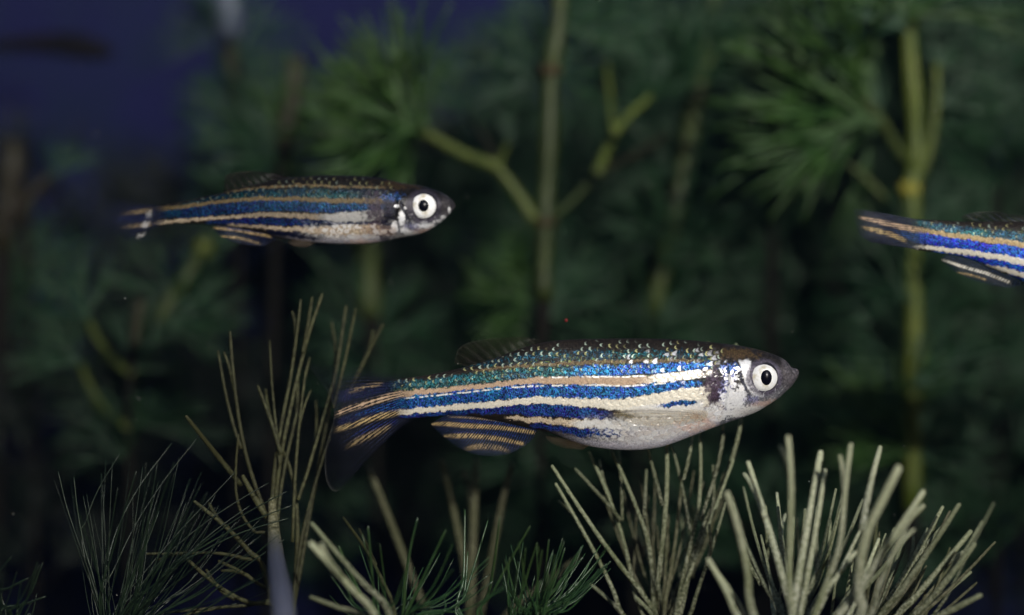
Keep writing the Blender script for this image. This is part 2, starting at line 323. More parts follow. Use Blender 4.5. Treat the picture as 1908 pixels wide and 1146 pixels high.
def scale_field(X, Y, sp, top, bot):
    f = sp['f']; sx, sy = 14.5 * f, 9.5 * f
    mid = (top + bot) / 2
    X = X + 5 * f * (vnoise(X / 17 / f, Y / 11 / f, 81) - 0.5); Y = Y + 4 * f * (vnoise(X / 15 / f, Y / 13 / f, 82) - 0.5)
    b = (Y - mid) / sy; row = np.floor(b); lb = b - row
    a = X / sx + 0.5 * (row % 2) - 0.33 * (2 * lb - 1) ** 2
    cidx = np.floor(a); la = a - cidx
    return la, lb, hash2(cidx, row, 51), hash2(cidx, row, 52), hash2(cidx, row, 53)

def make_fish(sp):
    f = sp['f']; y = sp['y']; out = sp['outline']
    xa, xb = out[0][0], out[-1][0]
    nx, nth = sp['res']
    u = np.linspace(0, 1, nx); px = xa + (xb - xa) * (1 - (1 - u) ** 1.08)
    px = np.concatenate([px[:-1], xb - (xb - px[-2]) * np.array([0.6, 0.3, 0.1, 0.02])])
    top = smooth_tab(out, px, 1); bot = smooth_tab(out, px, 2)
    mid = (top + bot) / 2; half = np.maximum((bot - top) / 2, 0.05)
    s = (px - xa) / (xb - xa)
    hx = [0, 0.08, 0.3, 0.55, 0.72, 0.84, 0.92, 0.97, 1.0]; hy = [1.5, 8, 22, 33, 36, 34, 27, 19, 9]
    W = np.interp(s, hx, hy) * f; W = np.convolve(np.pad(W, 12, 'edge'), np.ones(25) / 25, 'valid') * np.minimum(1, half / (8 * f)) ** 0.5
    W = np.minimum(W, half * 0.95)
    ang = np.linspace(-math.pi / 2, math.pi / 2, nth)
    tt = np.sin(ang * 0.985) / math.sin(math.pi / 2 * 0.985); dep = np.maximum(1 - np.abs(tt) ** 2.3, 0) ** 0.6
    X = np.repeat(px[:, None], nth, 1); Y = mid[:, None] - tt[None] * half[:, None]
    T_, B_ = np.repeat(top[:, None], nth, 1), np.repeat(bot[:, None], nth, 1)
    col, prm, hd, t = paint_body(X, Y, sp, T_, B_)
    # scale relief
    la, lb, h1, h2, h3 = scale_field(X, Y, sp, T_, B_)
    body = (1 - hd) * ss(xa, xa + 20, X)
    back = (1 - ss(0.26, 0.42, t)) * ss(0.0, 0.07, t); bel = ss(0.66, 0.78, t) * ss(sp['belly'][0] - 60 * f, sp['belly'][0] + 40 * f, X)
    amp = body * (0.38 + 0.5 * back + 0.7 * bel) * f
    relief = amp * ((1 - la) * 0.9 - 0.45) + amp * ((h1 - 0.5) * (la - 0.5) * 1.7 + (h2 - 0.5) * (lb - 0.5) * 1.2)
    dk = body * (1 - back) * (1 - bel) * (1 - ss(0.05, 0.2, la)) * 0.35 * (col[..., 2] > col[..., 0] * 1.8); col = col * (1 - dk[..., None])
    # scale-edge glints painted on the back, partly real iridescence, silver scale patches on the belly
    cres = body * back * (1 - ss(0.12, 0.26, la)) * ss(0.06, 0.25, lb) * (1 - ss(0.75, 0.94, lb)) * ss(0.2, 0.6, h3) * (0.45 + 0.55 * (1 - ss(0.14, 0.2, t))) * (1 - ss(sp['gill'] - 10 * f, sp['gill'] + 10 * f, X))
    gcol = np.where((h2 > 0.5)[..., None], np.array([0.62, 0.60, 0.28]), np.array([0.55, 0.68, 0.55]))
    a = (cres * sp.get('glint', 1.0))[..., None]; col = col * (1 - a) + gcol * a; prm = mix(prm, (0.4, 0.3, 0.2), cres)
    bs = body * bel * (1 - ss(0.88, 0.95, t)); sv = ss(0.25, 0.75, h3)
    wp_ = bs * ss(0.30, 0.55, h1 + 0.25 * vnoise(X / 20, Y / 9, 77)) * ell(la, lb, 0.55, 0.5, 0.42, 0.62, 0.3, 0.0) * ss(0.25, 0.5, vnoise(X / 5 / f, Y / 4 / f, 83)); col = mix(col, (0.96, 0.95, 0.93), wp_); prm = mix(prm, (0.35, 0.26, 0.0), wp_)
    col = col * (1 - (bs * (1 - sv) * 0.45)[..., None] * (1 - np.array([0.80, 0.70, 0.62])))
    gap = body * (bel * 0.5 + 0.10) * (1 - ss(0.03, 0.12, la)); col = mix(col, (0.22, 0.17, 0.14), gap * 0.6)
    # specular glints of the front light painted white on shoulder scales
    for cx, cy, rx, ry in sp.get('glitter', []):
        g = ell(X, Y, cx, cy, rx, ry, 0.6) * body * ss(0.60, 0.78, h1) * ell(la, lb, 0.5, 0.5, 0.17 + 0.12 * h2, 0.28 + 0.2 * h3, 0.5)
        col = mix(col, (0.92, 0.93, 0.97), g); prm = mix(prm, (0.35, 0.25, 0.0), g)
    # gill cover edge, eye socket
    ex, ey = sp['eye'][:2]; U = (X - ex) / f; V = (Y - ey) / f
    relief += f * 2.2 * hd * ss(0.12, 0.3, t) * (1 - ss(0.9, 1.0, t)) * (1 - ss(-40, 20, U))
    relief -= f * 1.5 * (1 - ss(1.0, 2.6, np.abs(U + 45 - (V + 6) * 0.42))) * ss(-12, -4, V) * (1 - ss(38, 46, V))
    relief -= f * 2.0 * (1 - ss(1.0, 3.0, np.abs(V + 14 + (U - 52) * -1.5))) * ss(42, 48, U)
    relief += hd * f * 0.7 * (vnoise(U / 5, V / 5, 61) - 0.5) * ss(-20, 10, V)
    k = S(1, y)
    c0 = P((xa + xb) / 2, (top.min() + bot.max()) / 2, y)
    root = empty(sp['name'], c0, sp['label'], 'fish', 'striped fish swimming among the plants')
    def bend(pxv): return sp['bend'] * np.clip((sp['bx'] - pxv) / 400.0, 0, None) ** 2
    mxy = (Y - mid[:, None]) / half[:, None]
    ba = ss(xa + 1, xa + 52 * f, X - 9 * f * (1 - mxy ** 2) + 12 * f * (vnoise(X / 30, Y / 3.0, 41) - 0.5))
    # both flanks, welded at back and belly
    def pos(side):
        Wd = W[:, None] * dep[None] + relief * dep[None] ** 0.5
        yy = -Wd * k * side + bend(X)
        kk = k
        return np.stack([(X - 954) * kk, y + yy, (573 - Y) * kk], -1)
    near, far = pos(1), pos(-1)
    n = px.size; V3 = np.concatenate([near, far[:, 1:-1][:, ::-1]], 1); ring = V3.shape[1]
    colr = np.concatenate([col, col[:, 1:-1][:, ::-1]], 1); prr = np.concatenate([prm, prm[:, 1:-1][:, ::-1]], 1)
    idx = np.arange(n * ring).reshape(n, ring); nxt = np.roll(idx, -1, 1)
    q = np.stack([idx[:-1], nxt[:-1], nxt[1:], idx[1:]], -1).reshape(-1, 4)
    me = bpy.data.meshes.new('body'); vv = V3.reshape(-1, 3) - np.array(c0)
    me.vertices.add(len(vv)); me.vertices.foreach_set('co', vv.ravel().astype(np.float32))
    me.loops.add(q.size + 2 * ring); me.polygons.add(len(q) + 2)
    cap0 = idx[0][::-1]; cap1 = idx[-1]
    me.loops.foreach_set('vertex_index', np.concatenate([q.ravel(), cap0, cap1]).astype(np.int32))
    ls = np.concatenate([np.arange(len(q)) * 4, [q.size, q.size + ring]]).astype(np.int32)
    me.polygons.foreach_set('loop_start', ls)
    me.update(calc_edges=True); me.validate()
    me.polygons.foreach_set('use_smooth', [True] * len(me.polygons))
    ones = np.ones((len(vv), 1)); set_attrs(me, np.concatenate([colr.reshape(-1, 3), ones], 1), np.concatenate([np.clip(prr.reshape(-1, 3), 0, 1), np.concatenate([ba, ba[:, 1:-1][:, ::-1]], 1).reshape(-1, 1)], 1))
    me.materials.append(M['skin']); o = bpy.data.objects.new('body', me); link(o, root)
    # eyes
    er, pr_ = sp['eye'][2], sp['eye'][3]
    we = np.interp(ex, px, W) * k; eh = float(np.interp(ex, px, mid))
    for side in (1, -1):
        yo = y - side * (we * (1 - min(1, abs(ey - eh) / float(np.interp(ex, px, half))) ** 2.3) ** 0.6 - 0.01)
        c = P(ex, ey, y); c.y = yo; loc = c - c0
        def dome(R, h, ox, oz, sz, lift, flatc):
            mbd = MB(); nr, na = 12, 40
            mbd.v.append((ox, -side * (lift + h), oz))
            for i in range(1, nr + 1):
                rr = i / nr
                for kx in range(na):
                    an = 2 * math.pi * kx / na
                    mbd.v.append((ox + R * rr * math.cos(an), -side * (lift + h * (1 - rr ** flatc)), oz + R * sz * rr * math.sin(an)))
            for kx in range(na):
                k2 = (kx + 1) % na; tri = (0, 1 + kx, 1 + k2); mbd.f.append(tri if side > 0 else tri[::-1])
                for i in range(nr - 1):
                    qd = (1 + i * na + kx, 1 + (i + 1) * na + kx, 1 + (i + 1) * na + k2, 1 + i * na + k2); mbd.f.append(qd if side > 0 else qd[::-1])
            return mbd
        mbe = dome(er * 1.27 * k, 0.055, 0, 0, 1.0, -0.032, 3.0)
        e = mbe.build('eye', M['rim'], root); e.location = loc
        i_ = dome(er * 1.02 * k, 0.028, 0, 0, 0.98, 0.016, 5).build('iris', M['iris'], e)
        dome(pr_[0] * k, 0.022, sp['eye'][4] * k, 0.5 * k, pr_[1] / pr_[0], 0.036, 2.0).build('pupil', M['pupil'], e)
    # fins
    for fn in sp['fins']: make_fin(fn, sp, root, c0, bend, W, px, mid, half)
    return root

def make_fin(fn, sp, root, c0, bend, W, px, mid, half):
    f = sp['f']; y = sp['y']; k = S(1, y); nr, nT = fn.get('res', (160, 70))
    bp_ = np.array(catmull(fn['base'], 12)); tp = np.array(catmull(fn['tip'], 12))
    def para(p, r):
        d = np.concatenate([[0], np.cumsum(np.linalg.norm(np.diff(p, axis=0), axis=1))]); d /= d[-1]
        return np.stack([np.interp(r, d, p[:, 0]), np.interp(r, d, p[:, 1])], -1)
    r = np.linspace(0, 1, nr); t = np.linspace(0, 1, nT)
    Bp, Tp = para(bp_, r), para(tp, r ** fn.get('skew', 1.0))
    Q = Bp[:, None] * (1 - t)[None, :, None] + Tp[:, None] * t[None, :, None]
    Q[..., 1] -= fn.get('curve', 0) * np.sin(np.pi * t)[None]
    X, Y = Q[..., 0], Q[..., 1]; Rr = np.repeat(r[:, None], nT, 1); Tt = np.repeat(t[None], nr, 0)
    nray = fn['rays']; ph = Rr * nray; ray = np.abs(2 * (ph - np.floor(ph)) - 1)      # 1 on the ray, 0 between
    split = np.clip((Tt - 0.5) * 2, 0, 1)
    ray2 = np.abs(2 * ((2 * ph) - np.floor(2 * ph)) - 1); ray = ray * (1 - split) + ray2 * split
    rid = np.floor(ph + 0.5)
    col = np.zeros(X.shape + (3,)); col[:] = fn['color']; prm = np.zeros(X.shape + (3,)); prm[:] = (0.05, 0.4, 0.3)
    col = col * (0.55 + 0.9 * ray[..., None] ** 2) + (ray ** 5)[..., None] * np.array((0.012, 0.022, 0.07)) * (0.4 + 0.9 * hash2(rid, np.floor(X / 7), 72))[..., None] * fn.get('sheen', 1.0)
    alpha = fn['alpha'](X, Y, Rr, Tt) * (0.72 + 0.28 * ray)
    for kind, pts, kw, strength in fn.get('stripes', []):
        m = seg_mask(X, Y, pts, f=f, **kw) * strength
        m = m * (ss(0.30, 0.75, ray + 0.5 * (hash2(rid, np.floor(X / 6), 71) - 0.3)) if kind != 'navy' else 1.0)
        col = mix(col, C[kind], m); prm = mix(prm, PRM[kind], m); alpha = np.maximum(alpha, m * 0.97)
    edge = np.maximum(ss(1 - fn.get('rimw', 0.03), 1, Tt), ss(1 - fn.get('rimr', 0.02), 1, Rr) * fn.get('rimlow', 0))
    rm = edge * fn.get('rim', 0.0) * (1 if 'rimmask' not in fn else fn['rimmask'](X, Y))
    col = mix(col, fn.get('rimc', (0.2, 0.2, 0.17)), rm); alpha = np.maximum(alpha, rm * 0.6)
    lift = fn.get('lift', lambda X, Y, R, T: X * 0)(X, Y, Rr, Tt)
    yb = lift + bend(X) + 0.004 * (ray - 0.5) * f + fn.get('wave', 0.03) * np.sin(Rr * 5 + Tt * 2) * Tt
    if fn.get('onbody'):
        wloc = np.interp(X, px, W); mloc = np.interp(X, px, mid); hloc = np.interp(X, px, half)
        dd = np.maximum(1 - np.minimum(1, np.abs(Y - mloc) / hloc) ** 2.3, 0.05) ** 0.6
        yb = yb - wloc * dd * k
    kk = k
    sides = (1, -1) if fn.get('pair') else (1,)
    for side in sides:
        pts = np.stack([(X - 954) * kk, y + (yb * side if fn.get('pair') else yb), (573 - Y) * kk], -1).reshape(-1, 3) - np.array(c0)
        idx = np.arange(nr * nT).reshape(nr, nT)
        q = np.stack([idx[:-1, :-1], idx[1:, :-1], idx[1:, 1:], idx[:-1, 1:]], -1).reshape(-1, 4)
        me = bpy.data.meshes.new(fn['name']); me.from_pydata(pts.tolist(), [], q.tolist())
        me.polygons.foreach_set('use_smooth', [True] * len(me.polygons))
        set_attrs(me, np.concatenate([col.reshape(-1, 3), np.ones((nr * nT, 1))], 1), np.concatenate([np.clip(prm, 0, 1).reshape(-1, 3), np.clip(alpha, 0, 1).reshape(-1, 1)], 1))
        me.materials.append(M['fin']); link(bpy.data.objects.new(fn['name'], me), root)

ST = dict(soft=1.6, wig=1.3)
fish_main = dict(
    name='striped_fish', y=0.0, f=1.0, res=(560, 230), bend=0.10, bx=1000,
    label='large striped fish in sharp focus with silver gill cover and swollen white belly', eye=(1420, 703, 24.5, (12.4, 16.6), 3.6), gill=1345, belly=(1130,),
    outline=[(716, 712, 773), (735, 707, 780), (760, 704, 780), (797, 699, 777.5), (857, 686, 774), (920, 668, 783), (975, 648, 795), (1023, 636, 806), (1080, 632, 827), (1125, 631, 836), (1177, 630.5, 839), (1218, 631, 835.5), (1245, 632, 829), (1286, 634, 814),
             (1327, 638, 798), (1357, 641, 787), (1381, 644.5, 779), (1409, 650, 768), (1436, 658, 752), (1452, 664.5, 741), (1463, 671, 731), (1469, 677, 726), (1473, 682.5, 722), (1477, 685.5, 717), (1481, 686, 711.5), (1484, 686.5, 707), (1486.5, 688, 703), (1488, 691, 698)],
    stripes=[
        ('brown', [(880, 690, 2), (990, 680.5, 3), (1109, 674, 3.5), (1191, 672, 3), (1272, 672, 3), (1310, 672, 2)], ST),
        ('teal', [(720, 718, 8), (797, 716, 9), (857, 708, 10), (975, 696, 10), (1050, 693, 9.5), (1110, 690, 10)], dict(soft=2.5, wig=2, taper=(8, 60), fleck=0.45)),
        ('blue', [(1040, 692, 9.5), (1109, 690, 10), (1218, 686, 9), (1300, 681, 7), (1325, 680, 7)], dict(soft=2.5, wig=2, taper=(60, 8))),
        ('teal', [(860, 684, 3), (1000, 664, 8), (1109, 660, 8), (1200, 660, 7), (1320, 660, 5)], dict(soft=4, wig=3, fleck=0.9)),
        ('salmon', [(715, 742, 6), (735, 736, 6), (857, 725, 6), (975, 712, 6.5), (1000, 710, 7), (1109, 708, 7.5), (1164, 709, 8), (1218, 706, 7.5), (1272, 699, 6.5), (1307, 694, 5), (1325, 692, 4)], ST),
        ('cream', [(1180, 709, 3), (1218, 706, 7), (1272, 699, 6.5), (1307, 694, 5), (1325, 692, 4)], dict(soft=2, taper=(60, 6))),
        ('blue', [(715, 758, 10), (732, 755, 13), (857, 741, 14), (975, 729, 14), (1000, 728, 13.5), (1109, 729, 13), (1164, 730, 11.5), (1218, 722, 9.5), (1272, 717, 8), (1306, 713, 6.5)], dict(soft=1.6, wig=1.6, taper=(8, 4))),
        ('violet', [(740, 776, 4), (768, 775, 5), (857, 767, 6), (946, 762, 9), (1000, 763, 13), (1054, 764, 12.5), (1109, 770, 9), (1150, 772, 6)], dict(soft=2, wig=2, taper=(8, 40))),
        ('cream', [(738, 770, 4), (750, 768, 5), (857, 758, 5.5), (975, 747, 6), (1000, 745, 6.5), (1109, 750, 8), (1164, 752, 11), (1218, 748, 15), (1272, 742, 19), (1322, 735, 19)], ST),
        ('white', [(1150, 764, 4), (1200, 764, 10), (1250, 761, 12), (1310, 757, 12)], dict(soft=3, taper=(50, 6))),
        ('blue', [(1214, 756, 2), (1245, 753, 4.5), (1275, 749.5, 4.5), (1298, 747, 3.5)], dict(soft=1.6, wig=2.5, taper=(25, 5))),
        ('tan', [(940, 777, 2.5), (1005, 783, 6), (1082, 788, 8), (1136, 790, 9)], dict(soft=2, wig=2, taper=(10, 60))),
        ('white', [(1050, 787, 3), (1082, 788, 6), (1136, 789, 8), (1250, 785, 9), (1320, 780, 8)], dict(soft=3, wig=3, taper=(40, 20))),
        ('violet', [(985, 793, 4), (1014, 795, 5.5), (1082, 804, 7), (1150, 805, 6.5), (1185, 806, 3)], dict(soft=2.5, wig=3, taper=(10, 60)))],
    margins=[[(750, 743), (857, 732), (975, 719.5), (1109, 716.5), (1164, 718), (1218, 714.5), (1272, 706.5), (1320, 699)], [(1000, 703), (1109, 701), (1164, 701), (1218, 698), (1272, 692), (1320, 688)]],
    glitter=[(1260, 676, 78, 24), (1272, 703, 46, 10), (1180, 668, 10, 8)],
    fins=[
        dict(name='tail_fin', rays=30, curve=6, sheen=0.6, color=(0.008, 0.008, 0.013), res=(400, 90), wave=0.05,
             base=[(772, 704), (776, 742), (776, 779)],
             tip=[(572, 681), (585, 700), (606, 728), (619, 755), (621, 778), (614, 805), (606, 835), (604, 868), (608, 900), (622, 917), (642, 905), (668, 872)],
             alpha=lambda X, Y, R, T: 0.20 + 0.76 * ss(600, 665, X) * ss(0.02, 0.16, R) * (1 - ss(0.78, 0.95, R)) * (1 - 0.55 * ss(815, 850, Y)),
             stripes=[('navy', [(618, 745, 10), (660, 733, 13), (725, 722, 10), (770, 714, 9)], dict(soft=4, taper=(20, 6)), 0.9),
                      ('gold', [(640, 733, 3), (680, 722, 4), (715, 714, 3)], dict(soft=3, taper=(25, 12)), 0.5),
                      ('salmon', [(618, 777, 4), (640, 766, 5), (690, 750, 6), (742, 736, 6.5), (778, 732, 6)], dict(soft=3, taper=(14, 6)), 1.0),
                      ('navy', [(622, 790, 8), (690, 768, 9), (742, 757, 9), (778, 750, 10)], dict(soft=3, taper=(14, 6)), 0.9),
                      ('blue', [(640, 782, 2), (690, 766, 4), (742, 755, 11), (778, 750, 13)], dict(soft=3, taper=(70, 6)), 0.6),
                      ('gold', [(620, 803, 5), (650, 794, 5), (700, 778, 5.5), (742, 769, 5.5), (778, 765, 5)], dict(soft=3, taper=(14, 6)), 1.0),
                      ('violet', [(640, 822, 5), (680, 803, 6), (742, 784, 5)], dict(soft=5, taper=(50, 6)), 0.35),
                      ('gold', [(640, 836, 4), (670, 820, 6), (705, 805, 6), (730, 792, 3)], dict(soft=4, taper=(20, 8)), 0.55)],
             rim=0.5, rimw=0.03, rimr=0.035, rimlow=1, rimc=(0.14, 0.14, 0.13), rimmask=lambda X, Y: ss(820, 880, Y) + 0.25),
        dict(name='dorsal_fin', rays=9, sheen=0.1, color=(0.022, 0.018, 0.012), res=(110, 60), base=[(1012, 640), (975, 651), (920, 670), (875, 684)],
             tip=[(1004, 633), (975, 628), (930, 630), (900, 633), (872, 639), (854, 651), (846, 676)], alpha=lambda X, Y, R, T: 0.40 + 0 * X,
             rim=0.7, rimw=0.06, rimr=0.03, rimlow=0.8, rimc=(0.07, 0.07, 0.055), wave=0.03),
        dict(name='anal_fin', rays=40, skew=0.72, sheen=2.2, color=(0.010, 0.012, 0.024), res=(440, 60), base=[(1006, 794), (950, 783), (890, 773), (842, 768)],
             tip=[(1000, 806), (985, 826), (950, 845), (905, 849), (868, 840), (832, 818), (808, 797), (803, 790)],
             alpha=lambda X, Y, R, T: 0.93 - 0.5 * ss(0.82, 1.0, T),
             stripes=[('violet', [(850, 784, 2), (920, 788, 3), (985, 799, 2)], dict(soft=2.5), 0.6), ('gold', [(835, 777, 1), (880, 779, 1.8), (940, 785, 1.6), (995, 795, 1)], dict(soft=1.6, taper=(10, 10)), 0.55),
                      ('gold', [(802, 791, 2.5), (830, 790, 3.8), (860, 792.5, 4.2), (930, 797, 3.8), (975, 803, 3.5), (998, 807, 3)], dict(soft=2.2, taper=(3, 5)), 1.0),
                      ('violet', [(840, 805, 2), (930, 808, 3), (985, 817, 2)], dict(soft=2), 0.35),
                      ('gold', [(824, 813, 2), (850, 812, 4), (880, 812, 4.2), (930, 818, 3.8), (978, 828, 3)], dict(soft=2.5, taper=(5, 5)), 0.95),
                      ('gold', [(862, 838, 3), (890, 832, 5), (925, 834, 4.5), (952, 842, 3)], dict(soft=3, taper=(10, 12)), 0.6)],
             rim=0.0, wave=0.04),
        dict(name='pectoral_fin', rays=11, color=(0.50, 0.40, 0.20), res=(130, 60), base=[(1314, 763), (1316, 771), (1311, 781)],
             tip=[(1190, 757), (1150, 762), (1139, 768), (1150, 777), (1180, 787), (1225, 792)], onbody=True, pair=True,
             alpha=lambda X, Y, R, T: 0.36 - 0.14 * T, lift=lambda X, Y, R, T: -0.03 - 0.10 * T, wave=0.02, rim=0.3, rimw=0.04, rimc=(0.30, 0.26, 0.18),
             stripes=[('navy', [(1140, 764, 2), (1200, 762.5, 2.5), (1260, 765, 1.5), (1312, 771, 0.8)], dict(soft=1.6, taper=(15, 5)), 0.55),
                      ('navy', [(1200, 768, 0.4), (1260, 769.5, 0.5), (1312, 772, 0.5)], dict(soft=0.9), 0.7), ('navy', [(1180, 773, 0.4), (1250, 774, 0.5), (1312, 773.5, 0.5)], dict(soft=0.9), 0.6),
                      ('navy', [(1190, 779, 0.4), (1250, 778.5, 0.5), (1312, 775, 0.5)], dict(soft=0.9), 0.6), ('navy', [(1200, 786, 0.4), (1260, 783, 0.5), (1312, 777, 0.5)], dict(soft=0.9), 0.5)]),
        dict(name='pelvic_fin', rays=7, color=(0.07, 0.042, 0.014), res=(60, 40), base=[(1098, 829), (1085, 827), (1070, 822)], pair=True,
             tip=[(1085, 838), (1050, 834), (1024, 822), (1018, 812), (1035, 812)], alpha=lambda X, Y, R, T: 0.5 - 0.35 * T, lift=lambda X, Y, R, T: -0.05 - 0.03 * T, rim=0.2)])

fish_second = dict(
    name='striped_fish', y=0.6, f=0.94, res=(420, 160), bend=0.25, bx=560, vivid=0.35, glint=0.22, silver=0.0, tone=0.42, cm=dict(teal=0.7, blue=0.62, violet=0.62, gold=0.62, tan=0.85, navy=0.8, white=0.74),  # vivid, tone and cm darken the pigment for the weaker light here
    spots=[(-43.5, 23, 7, 15, 0.5), (-38, 47, 9, 6, 0.5), (-25, 52, 15, 5, 0.5), (-12, 38.5, 7, 4, 0.5), (0.5, 32, 7.5, 5, 0.4), (20, 30, 3, 2.5, 0.3), (30, 29, 6, 3, 0.5), (39, 21, 6, 4.5, 0.5), (50, 6, 3, 7, 0.4), (-36, 4, 4, 3, 0.3), (-52, 0, 5, 3, 0.4), (8, 40, 26, 6, 0.8), (-58, 44, 6, 12, 0.9)],
    label='slender striped fish with white ringed eye swimming above the forked brownish plant', eye=(790.5, 385.5, 22.5, (12, 13.5), 0.0), gill=733, belly=(600,),
    outline=[(272, 384, 420), (290, 381, 420), (332, 375, 416.5), (404, 361, 420), (475, 344, 430), (511, 336, 441), (546, 330, 447.5), (600, 327, 453.5), (653, 327, 455.5), (689, 329, 454), (720, 334, 449.5), (746, 340, 443.5), (778, 345, 437.5),
             (796, 349, 431), (815, 355, 419), (831, 363, 406), (841, 371, 395), (848, 380, 385)],
    stripes=[
        ('gold', [(418, 356.5, 1.4), (557, 347, 2), (635, 349, 2), (707, 351, 2), (722, 353, 2)], dict(soft=1.8, wig=1.2)),
        ('teal', [(330, 384, 2), (439, 364, 6), (546, 361, 8.5), (653, 363, 9), (720, 364, 9)], dict(soft=2.5, wig=2)),
        ('navy', [(640, 362, 8), (690, 363, 9), (725, 364, 9)], dict(soft=3, taper=(60, 5))),
        ('gold', [(262, 393, 4), (279, 390, 4), (350, 384, 3.6), (422, 375.5, 3.6), (511, 372, 3.6), (618, 375, 4.2), (717, 377, 5)], dict(soft=1.6, wig=1)),
        ('blue', [(285, 400, 5), (343, 397, 8.5), (422, 390, 11), (511, 385, 9.5), (618, 388.5, 9), (707, 389, 6.5), (722, 388, 5)], dict(soft=2, wig=1.5)),
        ('violet', [(380, 416, 3), (411, 414, 4), (511, 413, 7), (564, 415, 7), (618, 414, 5), (689, 418, 2.5), (712, 419, 2)], dict(soft=2, wig=1.5)),
        ('tan', [(262, 417, 4), (350, 410, 3), (439, 404, 3), (511, 401, 4), (582, 405, 5), (620, 406, 6)], dict(soft=1.6, wig=1, taper=(6, 30))),
        ('white', [(585, 405, 3), (618, 406, 7), (653, 405.5, 9.5), (718, 403, 9.5)], dict(soft=2, wig=1, taper=(30, 5))),
        ('tan', [(422, 419, 2.2), (493, 424, 2.5), (528, 427, 4), (582, 431, 6), (640, 430, 9), (715, 428, 9)], dict(soft=2, wig=1.5)),
        ('navy', [(495, 431, 3), (564, 440, 6), (610, 446, 3)], dict(soft=2.5, wig=2, taper=(8, 25)))],
    fins=[
        dict(name='tail_fin', rays=18, color=(0.010, 0.011, 0.024), res=(150, 80), base=[(300, 381), (304, 400), (300, 417)],
             tip=[(214, 368), (205, 385), (203, 400), (208, 418), (222, 440), (240, 452)], alpha=lambda X, Y, R, T: 0.10 + 0.7 * ss(205, 250, X) * ss(0, 0.15, R) * (1 - ss(0.8, 1, R)),
             stripes=[('gold', [(208, 399, 2), (230, 396, 4), (280, 390, 4)], dict(soft=2.5, taper=(45, 5)), 0.6), ('gold', [(205, 426, 2), (230, 422, 3), (280, 416, 4)], dict(soft=2.5, taper=(50, 5)), 0.55),
                      ('navy', [(205, 408, 5), (280, 403, 7)], dict(soft=3, taper=(16, 5)), 0.8),
                      ('tan', [(244, 366, 2), (261, 366, 4), (282, 368, 2)], dict(soft=3, taper=(12, 12)), 0.8), ('white', [(246, 441, 1), (261, 439, 5), (276, 435, 1)], dict(soft=4, taper=(8, 8), wig=1.5), 0.8),  # tan and white dabs here and below are painted highlight glints
                      ('white', [(256, 421, 1), (266, 418, 5), (276, 413, 1)], dict(soft=4, taper=(6, 5), wig=1.5), 0.8), ('white', [(266, 400, 5), (279, 396, 7)], dict(soft=4, taper=(6, 5)), 0.5)], wave=0.05),
        dict(name='dorsal_fin', rays=9, sheen=0.05, color=(0.010, 0.007, 0.007), res=(80, 40), base=[(545, 331), (500, 341), (440, 354), (415, 360)],
             tip=[(520, 325), (475, 319), (440, 321), (424, 325), (417, 336), (416, 350)], alpha=lambda X, Y, R, T: 0.7 + 0 * X, rim=0.5, rimw=0.06, rimc=(0.07, 0.06, 0.045)),
        dict(name='anal_fin', rays=26, skew=0.75, sheen=1.2, color=(0.008, 0.009, 0.02), res=(280, 50), base=[(510, 441), (475, 429), (430, 422), (405, 419)],
             tip=[(512, 447), (492, 457), (470, 458), (436, 452), (410, 440), (393, 424)], alpha=lambda X, Y, R, T: 0.85 - 0.4 * ss(0.7, 1, T),
             stripes=[('gold', [(394, 424, 2), (440, 429, 2.6), (480, 436, 2.8), (506, 441, 2.5)], dict(soft=1.8, taper=(4, 4)), 1.0), ('gold', [(408, 440, 2), (448, 444, 2.4), (484, 454, 2.2)], dict(soft=1.8, taper=(4, 4)), 0.9),
                      ('violet', [(420, 425, 2), (500, 433, 3)], dict(soft=2), 0.6)]),
        dict(name='pectoral_fin', rays=10, color=(0.42, 0.28, 0.20), res=(80, 40), base=[(738, 424), (741, 431), (738, 440)], tip=[(690, 418), (678, 424), (676, 432), (690, 442)], onbody=True, pair=True,
             alpha=lambda X, Y, R, T: 0.30 - 0.1 * T, lift=lambda X, Y, R, T: -0.02 - 0.08 * T),
        dict(name='pelvic_fin', rays=7, color=(0.12, 0.085, 0.05), res=(50, 30), base=[(590, 452), (580, 451), (570, 448)], pair=True,
             tip=[(570, 461), (548, 458), (538, 452), (545, 446)], alpha=lambda X, Y, R, T: 0.5 - 0.3 * T, lift=lambda X, Y, R, T: -0.05)])

